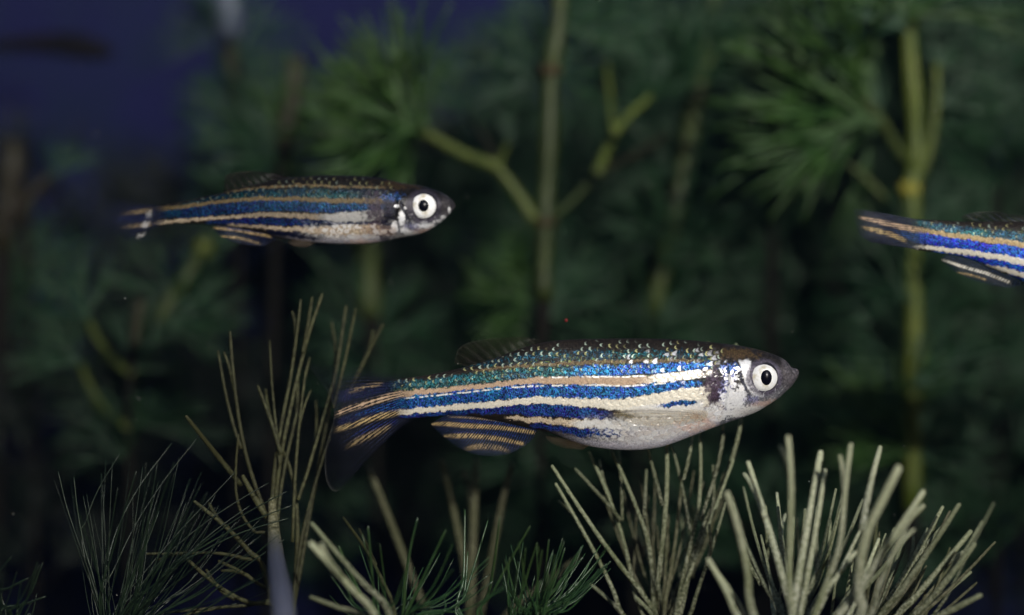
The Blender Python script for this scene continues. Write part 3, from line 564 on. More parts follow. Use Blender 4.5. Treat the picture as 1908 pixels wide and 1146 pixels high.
fish_third = dict(
    name='striped_fish', y=0.4, f=0.96, res=(420, 170), bend=0.0, bx=1500, vivid=0.5, glint=0.4, cm=dict(teal=0.6, gold=0.9),
    label='striped fish with bright royal blue flank band passing the ochre noded stem', eye=(2342, 526, 24, (10.5, 13), 3), gill=2268, belly=(2060,),
    outline=[(1690, 408, 461), (1699, 408, 465), (1742, 410, 470), (1797, 413, 480), (1850, 413, 500), (1906, 413, 524), (1970, 418, 545), (2040, 427, 562), (2110, 440, 572), (2180, 455, 577), (2240, 468, 578), (2300, 486, 576), (2350, 502, 568), (2380, 516, 558), (2400, 530, 550), (2412, 539, 545)],
    stripes=[
        ('teal', [(1690, 416, 5), (1706, 417, 7), (1797, 432, 9), (1906, 446, 10), (2100, 478, 10), (2260, 508, 7)], dict(soft=3, wig=2)),
        ('gold', [(1680, 424, 4), (1695, 427, 5), (1779, 440, 5), (1906, 458.5, 6), (2100, 494, 7), (2260, 520, 5)], ST),
        ('royal', [(1680, 436, 7), (1700, 441, 9.5), (1742, 449, 11), (1833, 466, 13), (1906, 477, 14), (2100, 514, 13), (2250, 536, 7)], ST),
        ('royal', [(1735, 468, 2), (1815, 482, 5), (1906, 501, 9), (2050, 535, 11), (2120, 550, 7)], dict(soft=2, wig=1.5)),
        ('cream', [(1696, 459, 3), (1779, 467.6, 4.2), (1852, 478.5, 5), (1906, 489.5, 6), (2100, 532, 9), (2250, 552, 14)], ST),
        ('cream', [(1808, 489, 2), (1870, 504, 4), (1906, 513, 5), (2050, 548, 7), (2250, 565, 8)], dict(soft=1.8, wig=1.4)),
        ('royal', [(1862, 513, 3), (1906, 522, 4), (2000, 548, 5)], dict(soft=2, wig=1.4))],
    margins=[],
    fins=[
        dict(name='tail_fin', rays=16, color=(0.008, 0.010, 0.022), res=(140, 90), base=[(1722, 411), (1726, 442), (1724, 467)],
             tip=[(1590, 388), (1592, 398), (1592, 411), (1596, 424), (1604, 440), (1625, 452)], alpha=lambda X, Y, R, T: 0.15 + 0.8 * ss(1590, 1625, X),
             stripes=[('salmon', [(1596, 404, 2), (1620, 409, 3.5), (1651, 416, 4.5), (1700, 427, 5.5), (1724, 431, 5)], dict(soft=2, taper=(14, 4)), 1.0), ('gold', [(1600, 422, 2), (1625, 428, 4), (1660, 437, 4.5), (1690, 450, 4)], dict(soft=2, taper=(12, 10)), 0.95),
                      ('blue', [(1660, 428, 2), (1700, 441, 8), (1724, 446, 10)], dict(soft=3, taper=(30, 4)), 0.5)], wave=0.02),
        dict(name='dorsal_fin', rays=9, color=(0.02, 0.018, 0.014), res=(80, 40), base=[(1960, 419), (1900, 415), (1850, 415), (1815, 416)],
             tip=[(1930, 406), (1890, 400), (1840, 394), (1805, 398), (1793, 404), (1796, 412)], alpha=lambda X, Y, R, T: 0.55 + 0 * X, rim=0.6, rimw=0.07, rimc=(0.09, 0.09, 0.08)),
        dict(name='anal_fin', rays=28, skew=0.75, sheen=1.5, color=(0.008, 0.010, 0.02), res=(300, 50), base=[(1900, 523), (1860, 505), (1810, 485), (1765, 474)],
             tip=[(1902, 532), (1880, 536), (1840, 530), (1800, 518), (1770, 500), (1752, 483)], alpha=lambda X, Y, R, T: 0.8 - 0.4 * ss(0.7, 1, T),
             stripes=[('cream', [(1753, 483, 2), (1797, 498, 3), (1840, 510, 3.2), (1884, 527, 3)], dict(soft=1.8, taper=(6, 4)), 0.85), ('gold', [(1778, 507, 1.6), (1810, 513, 2.4), (1840, 522, 2.2)], dict(soft=1.8, taper=(10, 6)), 0.8)]),
        dict(name='pectoral_fin', rays=10, color=(0.42, 0.33, 0.20), res=(60, 30), base=[(2235, 548), (2238, 556), (2233, 564)], tip=[(2130, 545), (2105, 553), (2120, 566), (2160, 576)], onbody=True, pair=True,
             alpha=lambda X, Y, R, T: 0.30 - 0.1 * T, lift=lambda X, Y, R, T: -0.02 - 0.08 * T)])
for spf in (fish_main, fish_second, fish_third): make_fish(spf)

# ------------------------------------------------------------------ foreground plants: pale forked leaves
def T5(p): return (p[0] / 1.8903, 540 + p[1] / 1.8903) + tuple(p[2:])
def T6(p): return (500 + p[0] / 2.935, 780 + p[1] / 2.935) + tuple(p[2:])
def T7(p): return (1000 + p[0] / 2.1013, 780 + p[1] / 2.1013) + tuple(p[2:])

def blade(parent, pts, wpx, y, ytip, mat, crown=None, name='leaf', flat=0.55, taper=0.72, sub=5, seg=7, wob=0.06, ext=True):
    """one leaf segment along photo pixels pts (tip first)"""
    pts = list(pts); joined = False
    pts = [pts[0]] + [tuple(0.4 * pts[i][k] + 0.3 * (pts[i - 1][k] + pts[i + 1][k]) for k in (0, 1)) for i in range(1, len(pts) - 1)] + [pts[-1]]
    if crown and ext and pts[-1][1] > 1010: pts.append(crown); joined = True
    n = len(pts); L_ = [0]
    for i in range(1, n): L_.append(L_[-1] + math.hypot(pts[i][0] - pts[i - 1][0], pts[i][1] - pts[i - 1][1]))
    wp = []
    for i, p in enumerate(pts):
        q = L_[i] / max(L_[-1], 1); yy = ytip + (y - ytip) * q
        wp.append(np.array(P(p[0], p[1], yy)))
    c = catmull(wp, sub); m_ = len(c)
    r0 = S(wpx, y) / 2 * 0.74
    rad = []
    for i in range(m_):
        q = i / (m_ - 1)
        rr = r0 * (taper + (1 - taper) * min(1, q * 1.6))
        if i == 0: rr *= 0.45
        rad.append(rr)
    # blunt rounded tip
    t0 = c[0] - c[1]; t0 = t0 / (np.linalg.norm(t0) + 1e-9)
    c = [c[0] + t0 * r0 * 0.35, c[0] + t0 * r0 * 0.1] + c[1:]; rad = [rad[0] * 0.5, r0 * taper * 0.85] + rad[1:]
    mb_ = MB(); mb_.tube(c, rad, seg, flat, True, wob)
    o_ = mb_.build(name, mat, parent, origin=parent.location)
    at = o_.data.attributes.new('young', 'FLOAT', 'POINT'); n_ = len(c)
    at.data.foreach_set('value', np.repeat(np.clip(1 - np.arange(n_) / (n_ * 0.62), 0, 1), seg).astype(np.float32))
    return o_

def forked_plant(label, crown, y, mat, lines, group=None, stem_w=26, stem_mat=None, ytips=0.5, flat=0.55, fill=None):
    base = P(crown[0], crown[1], y); base.z = BED
    root = empty('water_plant', base, label, 'plant', group)
    mb_ = MB(); top = np.array(P(crown[0], crown[1] - 6, y))
    st = catmull([top, (top[0] + 0.08, y + 0.05, (top[2] + BED) / 2), (base.x, y, BED - 0.05)], 6)
    mb_.tube(st, S(stem_w, y) / 2, 9, 1.0, True, 0.03); mb_.build('stem', stem_mat or mat, root, origin=base)
    for ln in lines:
        pts, wpx = ln[0], ln[1]; yt = y + (ln[2] if len(ln) > 2 else random.uniform(-ytips, ytips))
        blade(root, pts, wpx, y, yt, ln[3] if len(ln) > 3 else mat, crown, flat=flat)
        if len(pts) >= 4 and random.random() < 0.6:
            q0, q1 = pts[1], pts[0]; dx, dyy = q1[0] - q0[0], q1[1] - q0[1]; sg = random.choice((-1, 1)); a_ = sg * math.radians(random.uniform(14, 24)); k_ = random.uniform(0.5, 0.85)
            e_ = (q0[0] + k_ * (dx * math.cos(a_) - dyy * math.sin(a_)), q0[1] + k_ * (dx * math.sin(a_) + dyy * math.cos(a_)))
            blade(root, [e_, ((e_[0] + q0[0]) / 2 + sg * 1.5, (e_[1] + q0[1]) / 2), q0, (0.5 * (q0[0] + pts[2][0]), 0.5 * (q0[1] + pts[2][1]))], wpx * 0.85, yt + (y - yt) * 0.3, yt + random.uniform(0.0, 0.3), ln[3] if len(ln) > 3 else mat, crown, flat=flat, ext=False)
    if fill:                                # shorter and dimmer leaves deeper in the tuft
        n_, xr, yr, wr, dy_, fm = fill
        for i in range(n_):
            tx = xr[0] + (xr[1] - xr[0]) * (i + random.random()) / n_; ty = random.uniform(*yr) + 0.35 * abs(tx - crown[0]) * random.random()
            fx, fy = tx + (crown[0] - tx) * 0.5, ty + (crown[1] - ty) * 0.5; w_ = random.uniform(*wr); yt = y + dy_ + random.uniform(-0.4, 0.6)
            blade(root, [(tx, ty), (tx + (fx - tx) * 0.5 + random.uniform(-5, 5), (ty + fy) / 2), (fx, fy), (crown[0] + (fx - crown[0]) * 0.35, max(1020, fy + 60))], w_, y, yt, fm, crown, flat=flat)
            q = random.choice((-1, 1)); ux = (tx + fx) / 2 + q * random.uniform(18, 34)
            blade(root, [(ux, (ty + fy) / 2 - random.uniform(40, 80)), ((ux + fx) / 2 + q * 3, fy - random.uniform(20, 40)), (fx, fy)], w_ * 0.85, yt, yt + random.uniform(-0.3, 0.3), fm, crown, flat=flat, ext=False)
    return root

def L7(*p): return [T7(q) for q in p]
def L5(*p): return [T5(q) for q in p]
def L6(*p): return [T6(q) for q in p]
# under the large fish: sharp, passing behind its belly
forked_plant('speckled pale olive forked plant rising behind the belly of the large fish', (1232, 1230), 0.5, M['pale'], [
    (L7((60, 185), (150, 310), (250, 490), (350, 600), (420, 680), (455, 760)), 12.5, -0.2), (L7((75, 255), (150, 380), (230, 530), (280, 620), (300, 680), (340, 770)), 11, -0.1),
    (L7((150, 195), (240, 290), (310, 370), (330, 400)), 10, 0.2), (L7((205, 130), (260, 260), (325, 390), (350, 520), (370, 620), (390, 700)), 11, 0.1), (L7((280, 100), (340, 230), (410, 370), (430, 480), (460, 560), (460, 770)), 12, 0.0),
    (L7((322, 100), (335, 270), (335, 400)), 9, 0.3), (L7((420, 60), (470, 250), (492, 340)), 10, 0.2), (L7((505, 20), (520, 200), (505, 400), (480, 560), (462, 770)), 14, 0.1), (L7((430, 200), (425, 300), (420, 390)), 10, 0.2),
    (L7((618, 20), (600, 160), (575, 240)), 9, 0.3), (L7((520, 80), (545, 180), (575, 240), (592, 420), (602, 440)), 9, 0.3),
    (L7((638, 20), (640, 250), (650, 320), (610, 430), (590, 560), (540, 770)), 11, 0.2), (L7((670, -300), (720, -60), (745, 20), (720, 180), (670, 300), (640, 400)), 10, 0.4),
    (L7((780, -290), (815, -120), (812, 20), (760, 180), (700, 340), (640, 430), (600, 560), (560, 770)), 13, 0.3), (L7((770, 160), (700, 360), (650, 470), (560, 700), (540, 780)), 11, 0.1), (L7((740, 330), (690, 520), (610, 720), (590, 790)), 11, -0.2),
    (L7((560, 370), (600, 480), (580, 640), (545, 780)), 9, 0.9), (L7((380, 400), (440, 540), (480, 640), (500, 780)), 8, 1.2), (L7((490, 560), (540, 660), (545, 780)), 9, 0.5), (L7((530, 520), (580, 590), (570, 700)), 11, 1.4),
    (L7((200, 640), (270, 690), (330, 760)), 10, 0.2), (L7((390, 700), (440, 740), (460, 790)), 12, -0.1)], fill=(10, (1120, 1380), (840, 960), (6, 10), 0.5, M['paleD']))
# right: nearer light put into the leaf colour, in front of the focal plane
forked_plant('broad whitish forked plant spreading like an open hand beside the olive forked plant', (1478, 1260), -1.3, M['paleR'], [
    (L7((745, 290), (790, 400), (830, 600), (850, 770)), 21), (L7((672, 550), (760, 700), (800, 790)), 17), (L7((700, 590), (800, 720), (830, 790)), 12), (L7((828, 170), (870, 300), (920, 480), (970, 620), (1000, 780)), 19),
    (L7((985, 70), (990, 200), (1012, 370), (980, 480), (985, 640), (1000, 780)), 16), (L7((1112, 130), (1080, 320), (1050, 500), (1020, 640), (1000, 790)), 25), (L7((1130, 200), (1090, 480), (1060, 600), (1030, 780)), 15),
    (L7((1230, 100), (1210, 250), (1190, 430), (1200, 470), (1165, 580), (1100, 720), (1080, 790)), 15), (L7((1345, 110), (1310, 240), (1280, 370), (1275, 440)), 18), (L7((1418, 190), (1350, 340), (1280, 450), (1260, 540), (1265, 700), (1255, 790)), 28),
    (L7((1270, 430), (1200, 590), (1100, 760)), 12), (L7((1515, 285), (1450, 400), (1330, 540), (1280, 640)), 21), (L7((1480, 350), (1400, 500), (1330, 680), (1290, 790)), 13), (L7((905, 580), (920, 680), (935, 790)), 14, 1.5), (L7((1250, 520), (1180, 600), (1110, 720)), 12),
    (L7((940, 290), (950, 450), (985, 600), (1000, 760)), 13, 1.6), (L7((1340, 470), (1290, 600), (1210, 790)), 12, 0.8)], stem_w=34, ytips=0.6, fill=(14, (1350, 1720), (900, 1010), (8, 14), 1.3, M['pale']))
forked_plant('dull olive narrow forked plant fanning sideways past the whitish plant', (1590, 1290), -0.6, M['pale'], [
    (L7((1590, 345), (1500, 520), (1420, 640), (1330, 790)), 15), (L7((1655, 335), (1560, 500), (1400, 700), (1330, 800)), 16), (L7((1700, 440), (1600, 560), (1450, 740), (1400, 790)), 18), (L7((1715, 490), (1620, 620), (1500, 760), (1450, 800)), 18),
    (L7((1740, 690), (1620, 750), (1540, 800)), 18), (L7((1700, 600), (1560, 720), (1450, 800)), 15), (L7((1745, 400), (1640, 600), (1520, 760)), 10, 1.4), (L7((1440, 440), (1400, 600), (1330, 790)), 14, 1.0), (L7((1790, 330), (1700, 520), (1560, 760)), 9, 2.0),
    (L7((1530, 430), (1470, 560), (1380, 720), (1340, 790)), 13, 0.8)], ytips=0.6, stem_w=22, stem_mat=M['paleD'], fill=(12, (1600, 1860), (930, 1040), (7, 12), 0.6, M['paleD']))
# left: brownish, reaching up behind the tail fin
lp = forked_plant('tall brownish forked plant with pale bluish stem rising behind the tail fin', (528, 1235), 0.35, M['brown'], [
    (L5((768, 215), (790, 380), (830, 500), (850, 560)), 9, 0.2), (L5((810, 150), (815, 280), (840, 430), (855, 560), (885, 660), (930, 760), (960, 860)), 10.5, 0.1), (L5((840, 510), (825, 620), (830, 720), (842, 800), (890, 850), (955, 900)), 8, -0.1), (L5((950, 180), (955, 330), (967, 430), (978, 520), (985, 620)), 7, 0.3),
    (L5((908, 338), (940, 420), (975, 515), (990, 580)), 11, 0.1), (L5((1060, 35), (1050, 150), (1020, 320), (1000, 460), (960, 600), (955, 760), (965, 900)), 10.5, 0.2), (L5((1135, 15), (1085, 140), (1050, 300), (1010, 480), (985, 600), (965, 740), (968, 900)), 11, 0.3), (L5((1090, 240), (1050, 400), (1035, 500), (1005, 600), (985, 700), (975, 850)), 9, 0.4),
    (L5((655, 445), (720, 530), (790, 610), (850, 690)), 13, -0.4), (L5((1172, 330), (1120, 500), (1090, 640), (1050, 740)), 9, 0.4), (L5((1000, 570), (1030, 640), (1050, 740), (1045, 850), (1050, 980), (1030, 1140)), 12, 0.2), (L5((1185, 440), (1110, 680), (1060, 850), (1050, 960)), 10, 0.2),
    (L5((855, 655), (890, 730), (940, 800)), 16, 0.0), (L5((685, 745), (770, 820), (840, 860), (870, 920), (930, 990)), 13, -0.3), (L5((515, 930), (640, 925), (760, 930), (870, 925), (940, 990)), 9, -0.2), (L5((660, 950), (775, 1070), (880, 1110), (970, 1120)), 13, -0.4),
    (L5((770, 955), (850, 990), (905, 1025), (970, 1090)), 11, -0.1), (L5((600, 1135), (700, 1130), (900, 1100), (980, 1110)), 10, -0.3),
    ([(645, 570), (632, 680), (600, 830), (575, 960), (560, 1060)], 11, 0.7), ([(663, 575), (645, 670), (622, 760)], 9, 0.7), ([(714, 604), (690, 650), (668, 690), (630, 780)], 12, 0.9), ([(570, 690), (556, 780), (548, 900), (545, 1010)], 8, 0.2)], stem_w=40, stem_mat=M['bluish'])
# thick main stem, olive above and pale bluish towards the root end, leaning out towards the lens
M['stemB'] = plant_mat('olive_to_bluish_stem', (0.10, 0.095, 0.045), (0.22, 0.21, 0.13), None, 0.55, 40, 0.2, 0.3, (0.4, 0.62), (0.10, 0.108, 0.155))
ax = catmull([np.array(P(*p, yq)) for p, yq in (((507, 930), 0.35), ((509, 975), 0.2), ((512, 1015), -0.1), ((516, 1060), -0.9), ((524, 1110), -1.8), ((530, 1170), -2.3), ((532, 1240), -2.5))], 5)
mb = MB(); mb.tube(ax, [S(a, -0.8) / 2 for a in np.interp(np.linspace(0, 1, len(ax)), [0, 0.35, 0.6, 1], [14, 30, 40, 46])], 12, 1.0, True, 0.03)
o = mb.build('lower_stem', M['stemB'], lp, origin=lp.location); o['label'] = 'thick stem turning pale bluish white towards the root'
o.data.attributes.new('young', 'FLOAT', 'POINT').data.foreach_set('value', np.repeat(ss(0.22, 0.55, np.linspace(0, 1, len(ax))) * 1.25, 12).astype(np.float32))
# bottom centre, blurred
forked_plant('short blurred pale forked plant leaning away from the pale bluish stem', (735, 1250), -1.5, M['paleR'], [
    (L6((230, 680), (330, 790), (480, 950), (580, 1070)), 17), (L6((235, 570), (360, 720), (500, 880), (660, 1060)), 16, 0.4, M['pale']), (L6((230, 975), (400, 1040), (540, 1090)), 14, None or 0.2, M['pale']), (L6((410, 540), (540, 700), (640, 900), (690, 1060)), 10, 1.8, M['brown'])], stem_w=20, ytips=0.5)
forked_plant('dim olive straight plant standing behind the dark striped anal fin', (870, 1300), 2.2, M['paleD'], [
    (L6((950, 230), (990, 430), (1050, 640), (1080, 800), (1100, 1060)), 21), (L6((1140, 220), (1130, 450), (1110, 750), (1110, 1060)), 21), (L6((1330, 240), (1280, 450), (1230, 680), (1190, 950), (1160, 1080)), 20),
    (L6((540, 250), (650, 500), (720, 700), (830, 1000), (880, 1080)), 20), (L6((1700, 760), (1500, 900), (1300, 1080)), 16)], stem_w=26)

# ------------------------------------------------------------------ foreground: green needle plants
def needle_plant(label, crown, y, mat, lines, group=None, wpx=8, n_extra=0, spread=None, ext_w=6, mats=None):
    base = P(crown[0], crown[1], y); base.z = BED
    root = empty('needle_plant', base, label, 'plant', group)
    mb_ = MB(); top = np.array(P(*crown, y)); mb_.tube(catmull([top, (top[0], y, (top[2] + BED) / 2), (base.x, y, BED - 0.05)], 5), S(12, y) / 2, 8); mb_.build('stem', mat, root, origin=base)
    for ln in lines:
        blade(root, ln[0], ln[1] if len(ln) > 1 else wpx, y, y + (ln[2] if len(ln) > 2 else random.uniform(-0.5, 0.5)), mat, crown, flat=0.8, taper=0.55, seg=6, wob=0.03)
    for i in range(n_extra):
        tx, ty = spread(i); bx_ = crown[0] + (tx - crown[0]) * 0.25 + random.uniform(-25, 25)
        mx, my = tx + (bx_ - tx) * 0.5 + random.uniform(-14, 14), ty + (crown[1] - ty) * 0.45
        blade(root, [(tx, ty), (mx, my), (bx_, min(crown[1] - 10, 1150))], random.uniform(0.6, 1.1) * ext_w, y, y + random.uniform(-0.8, 0.8), mat, crown, flat=0.8, taper=0.5, sub=4, seg=5, wob=0.03)
    return root
needle_plant('glossy green needle plant with few long upright leaves beside the short pale forked plant', (725, 1240), -0.5, M['needle'], [
    (L6((815, 545), (770, 720), (740, 900), (735, 1070)), 9.5), (L6((970, 610), (880, 800), (790, 990), (750, 1080)), 9), (L6((545, 590), (555, 750), (580, 950), (585, 1070)), 9), (L6((385, 700), (450, 850), (520, 1000), (570, 1070)), 9), (L6((960, 960), (945, 1080)), 7)],
    n_extra=34, spread=lambda i: (random.uniform(600, 950), random.uniform(985, 1120)), ext_w=5.5)
needle_plant('bushy dark green needle plant standing below the large fish at the olive forked plant', (980, 1240), -0.3, M['needle'], [
    (L6((1075, 500), (1070, 700), (1075, 880), (1055, 1070)), 8), (L6((1200, 560), (1140, 780), (1060, 1000), (1040, 1090)), 7), (L6((1265, 540), (1250, 750), (1200, 1000), (1170, 1080)), 8), (L6((1430, 590), (1300, 790), (1200, 1020), (1150, 1090)), 7), (L6((1470, 680), (1400, 860), (1370, 1070)), 7),
    (L6((1720, 760), (1560, 920), (1420, 1070)), 8), (L6((1090, 730), (1085, 860), (1070, 1000), (1050, 1080)), 8)],
    n_extra=64, spread=lambda i: (random.uniform(930, 1140) + 0, random.uniform(1000, 1100)), ext_w=6.5)
fl = [L5((205, 640), (225, 760), (280, 900), (340, 1050), (355, 1140)), L5((260, 660), (275, 800), (290, 900), (335, 1040)), L5((420, 580), (330, 700), (295, 830), (290, 900)), L5((605, 540), (480, 690), (390, 850), (370, 1000), (355, 1140)), L5((700, 515), (560, 680), (470, 830), (400, 980), (350, 1110)),
      L5((830, 640), (720, 760), (600, 880), (500, 1000), (400, 1140)), L5((945, 680), (820, 750), (640, 870), (560, 960), (480, 1060), (420, 1140)), L5((1010, 710), (830, 800), (700, 890), (540, 1050), (430, 1140)), L5((1025, 760), (860, 820), (700, 900), (580, 1000)), L5((1015, 805), (850, 840), (700, 920), (600, 1000)),
      L5((880, 760), (760, 840), (640, 940), (540, 1060)), L5((680, 780), (620, 880), (540, 1000), (480, 1120)), L5((560, 780), (500, 920), (470, 1050), (420, 1140)), L5((1000, 880), (880, 960), (760, 1050), (660, 1140)), L5((930, 1010), (800, 1070), (700, 1140)), L5((480, 640), (440, 780), (380, 960), (350, 1100))]
needle_plant('feathery almost black fine needle plant overlapping the brownish forked plant', (205, 1240), -0.2, M['fine'], [(a, 4.6) for a in fl],
             n_extra=70, spread=lambda i: ((lambda q: (130 + 400 * q + random.uniform(-40, 40), 900 - 90 * math.sin(q * 3.1) + 110 * q + random.uniform(-20, 110)))(random.random())), ext_w=3.6)
needle_plant('low dark needle tuft growing below the wide faded olive stem', (15, 1250), -0.4, M['fine'], [(L5((40, 940), (0, 985), (-40, 1040)), 6), (L5((100, 1015), (30, 1045), (-30, 1090)), 7), (L5((160, 1080), (80, 1110), (0, 1140)), 7), (L5((0, 1060), (10, 1100), (20, 1140)), 6)],
             n_extra=14, spread=lambda i: (random.uniform(-60, 80), random.uniform(1040, 1120)), ext_w=5)

# ------------------------------------------------------------------ background: tall stems with finely divided fan leaves
def fan_mesh(name, seed, spread=60, mat=None):
    """finely divided leaf: five arms that fork into long thin needles"""
    r_ = random.Random(seed); mbf = MB()
    def seg(p, a, L_, r0, r1, dy, n=3, tip=False, curl=0.0):
        pts = [np.array(p, float)]
        for i in range(n):
            a += math.radians(r_.uniform(-2.5, 2.5)) + curl / n
            pts.append(pts[-1] + np.array([math.cos(a), dy, math.sin(a)]) * L_ / n)
        mbf.tube(pts, [r0 + (r1 - r0) * i / n for i in range(n + 1)], 5, 1.0, tip); return pts[-1], a
    p0, a0 = seg((0, 0, 0), 0, 0.08, 0.022, 0.020, 0)
    arms = r_.choice((5, 6))
    for i in range(arms):
        off = (i / (arms - 1) - 0.5) * 2; a = math.radians(spread) * off + math.radians(r_.uniform(-6, 6)); dy = r_.uniform(-0.35, 0.35)
        p1, a1 = seg(p0, a, 0.22 * r_.uniform(0.8, 1.2), 0.018, 0.015, dy, curl=-0.15 * off)
        for j in (-1, 1):
            d2 = dy + r_.uniform(-0.2, 0.2); p2, a2 = seg(p1, a1 + j * math.radians(r_.uniform(6, 13)), 0.20 * r_.uniform(0.7, 1.2), 0.019, 0.018, d2)
            for k in (-1, 1):
                seg(p2, a2 + k * math.radians(r_.uniform(6, 12)), 0.52 * r_.uniform(0.7, 1.15), 0.019, 0.008, d2 + r_.uniform(-0.25, 0.25), 4, True, r_.uniform(-0.25, 0.25))
    me = bpy.data.meshes.new(name); 
    # scale so that the fan is 1 long
    mx_ = max(v[0] for v in mbf.v); me.from_pydata([tuple(np.asarray(v) / mx_) for v in mbf.v], [], mbf.f)
    me.polygons.foreach_set('use_smooth', [True] * len(me.polygons)); me.materials.append(mat); return me
FANS = [fan_mesh('leaf', 100 + i, 50 + 9 * (i % 3), M['fan']) for i in range(5)]
M['fanX'] = plant_mat('shaded_fan_leaf', (0.0040, 0.0075, 0.0055), (0.0065, 0.0120, 0.0075), None, 0.5, 6, 0.1, 0.3)  # same leaf darkened further, the left side's lack of light painted in
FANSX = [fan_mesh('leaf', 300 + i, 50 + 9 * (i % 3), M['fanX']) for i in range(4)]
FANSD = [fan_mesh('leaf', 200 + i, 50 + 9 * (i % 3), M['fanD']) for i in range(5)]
def fan(root, px, py, y, ang, lpx, dim=False, tilt=None, roll=None):
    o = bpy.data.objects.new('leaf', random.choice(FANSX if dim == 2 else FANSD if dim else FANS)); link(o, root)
    d = S(lpx, y); tl = random.uniform(-0.5, 0.5) if tilt is None else tilt; rl = random.uniform(-0.6, 0.6) if roll is None else roll
    Mx = Matrix.Rotation(-math.radians(ang), 4, 'Y') @ Matrix.Rotation(tl, 4, 'Z') @ Matrix.Rotation(rl, 4, 'X') @ Matrix.Scale(d, 4)
    o.matrix_local = Matrix.Translation(P(px, py, y) - root.location) @ Mx
    return o
def stemmed_plant(label, stem, y, wpx, mat, nodes=(), petioles=(), fans=(), auto=None, group=None, dim=False, node_mat=None, name='stem_plant', gloom=None):
    """stem: photo pixels from tip downwards; it goes on down to the bed"""
    last = stem[-1]; base = P(last[0], last[1], y); base.z = BED
    root = empty(name, base, label, 'plant', group)
    pts = [np.array(P(p[0], p[1], y)) for p in stem] + [np.array((base.x, y, BED - 0.05))]
    c = catmull(pts, 6); r0 = S(wpx, y) / 2; mb_ = MB(); rr_ = [r0 * (0.86 + 0.14 * i / len(c)) * (1 + 0.10 * math.sin(i * 0.9 + wpx)) for i in range(len(c))]
    if gloom is None: mb_.tube(c, rr_, 10, 1.0, True, 0.02); mb_.build('stem', mat, root, origin=base)
    else:                                   # green above; thin below, the gloom low down put into dark brown
        zc = P(0, gloom, y).z; kx = max(2, min(len(c) - 2, sum(1 for q in c if q[2] > zc)))
        mb_.tube(c[:kx + 1], rr_[:kx + 1], 10, 1.0, True, 0.02); mb_.build('stem', mat, root, origin=base)
        mbo = MB(); mbo.tube(c[kx:], [r0 * max(0.45, 0.9 - 0.1 * i) for i in range(len(c) - kx)], 9, 1.0, True, 0.03); mbo.build('gloom_stem', M['gloom'], root, origin=base)
    for nd in nodes:
        mbn = MB(); cc = P(nd[0], nd[1], y); mbn.sphere(cc, r0 * 1.28, 12, 8, (1, 1, nd[2] if len(nd) > 2 else 0.6)); mbn.build('node', node_mat or M['node'], root, origin=base)
    for pt in petioles:
        pp, wv = pt[0], pt[1]; mbp = MB(); yt = pt[2] if len(pt) > 2 else y
        cp = catmull([np.array(P(p[0], p[1], y + (yt - y) * i / (len(pp) - 1))) for i, p in enumerate(pp)], 5); mbp.tube(cp, [S(wv, y) / 2 * (1.1 - 0.3 * i / len(cp)) for i in range(len(cp))], 8); mbp.build('petiole', pt[3] if len(pt) > 3 else M['stalk'], root, origin=base)
    for fa in fans: fan(root, fa[0], fa[1], fa[5] if len(fa) > 5 else y, fa[2], fa[3], dim=(fa[4] if len(fa) > 4 else dim))
    if auto:
        y0_, y1_, step, lp_ = auto; v = y0_; k = 0
        px_ = np.array(catmull([(p[0], p[1]) for p in stem], 6)); od = np.argsort(px_[:, 1]); px_ = px_[od]
        while v < y1_:
            x_ = float(np.interp(v, px_[:, 1], px_[:, 0]))
            for sgn in (1, -1, 0, 1, -1):
                ang = (30 if sgn > 0 else 150 if sgn < 0 else 90) + random.uniform(-28, 28); pl = lp_ * random.uniform(0.25, 0.4)
                ex_, ey_ = x_ + pl * math.cos(math.radians(ang)), v - pl * math.sin(math.radians(ang)); yo = y + random.uniform(-0.8, 0.8)
                mbp = MB(); mbp.tube([P(x_, v, y), P((x_ + ex_) / 2, (v + ey_) / 2 + 3, (y + yo) / 2), P(ex_, ey_, yo)], S(6.5, y) / 2, 6); mbp.build('petiole', mat, root, origin=base)
                fan(root, ex_, ey_, yo, ang + random.uniform(-15, 15), lp_ * random.uniform(0.8, 1.15), dim=dim)
            v += step * random.uniform(0.85, 1.2); k += 1
    return root

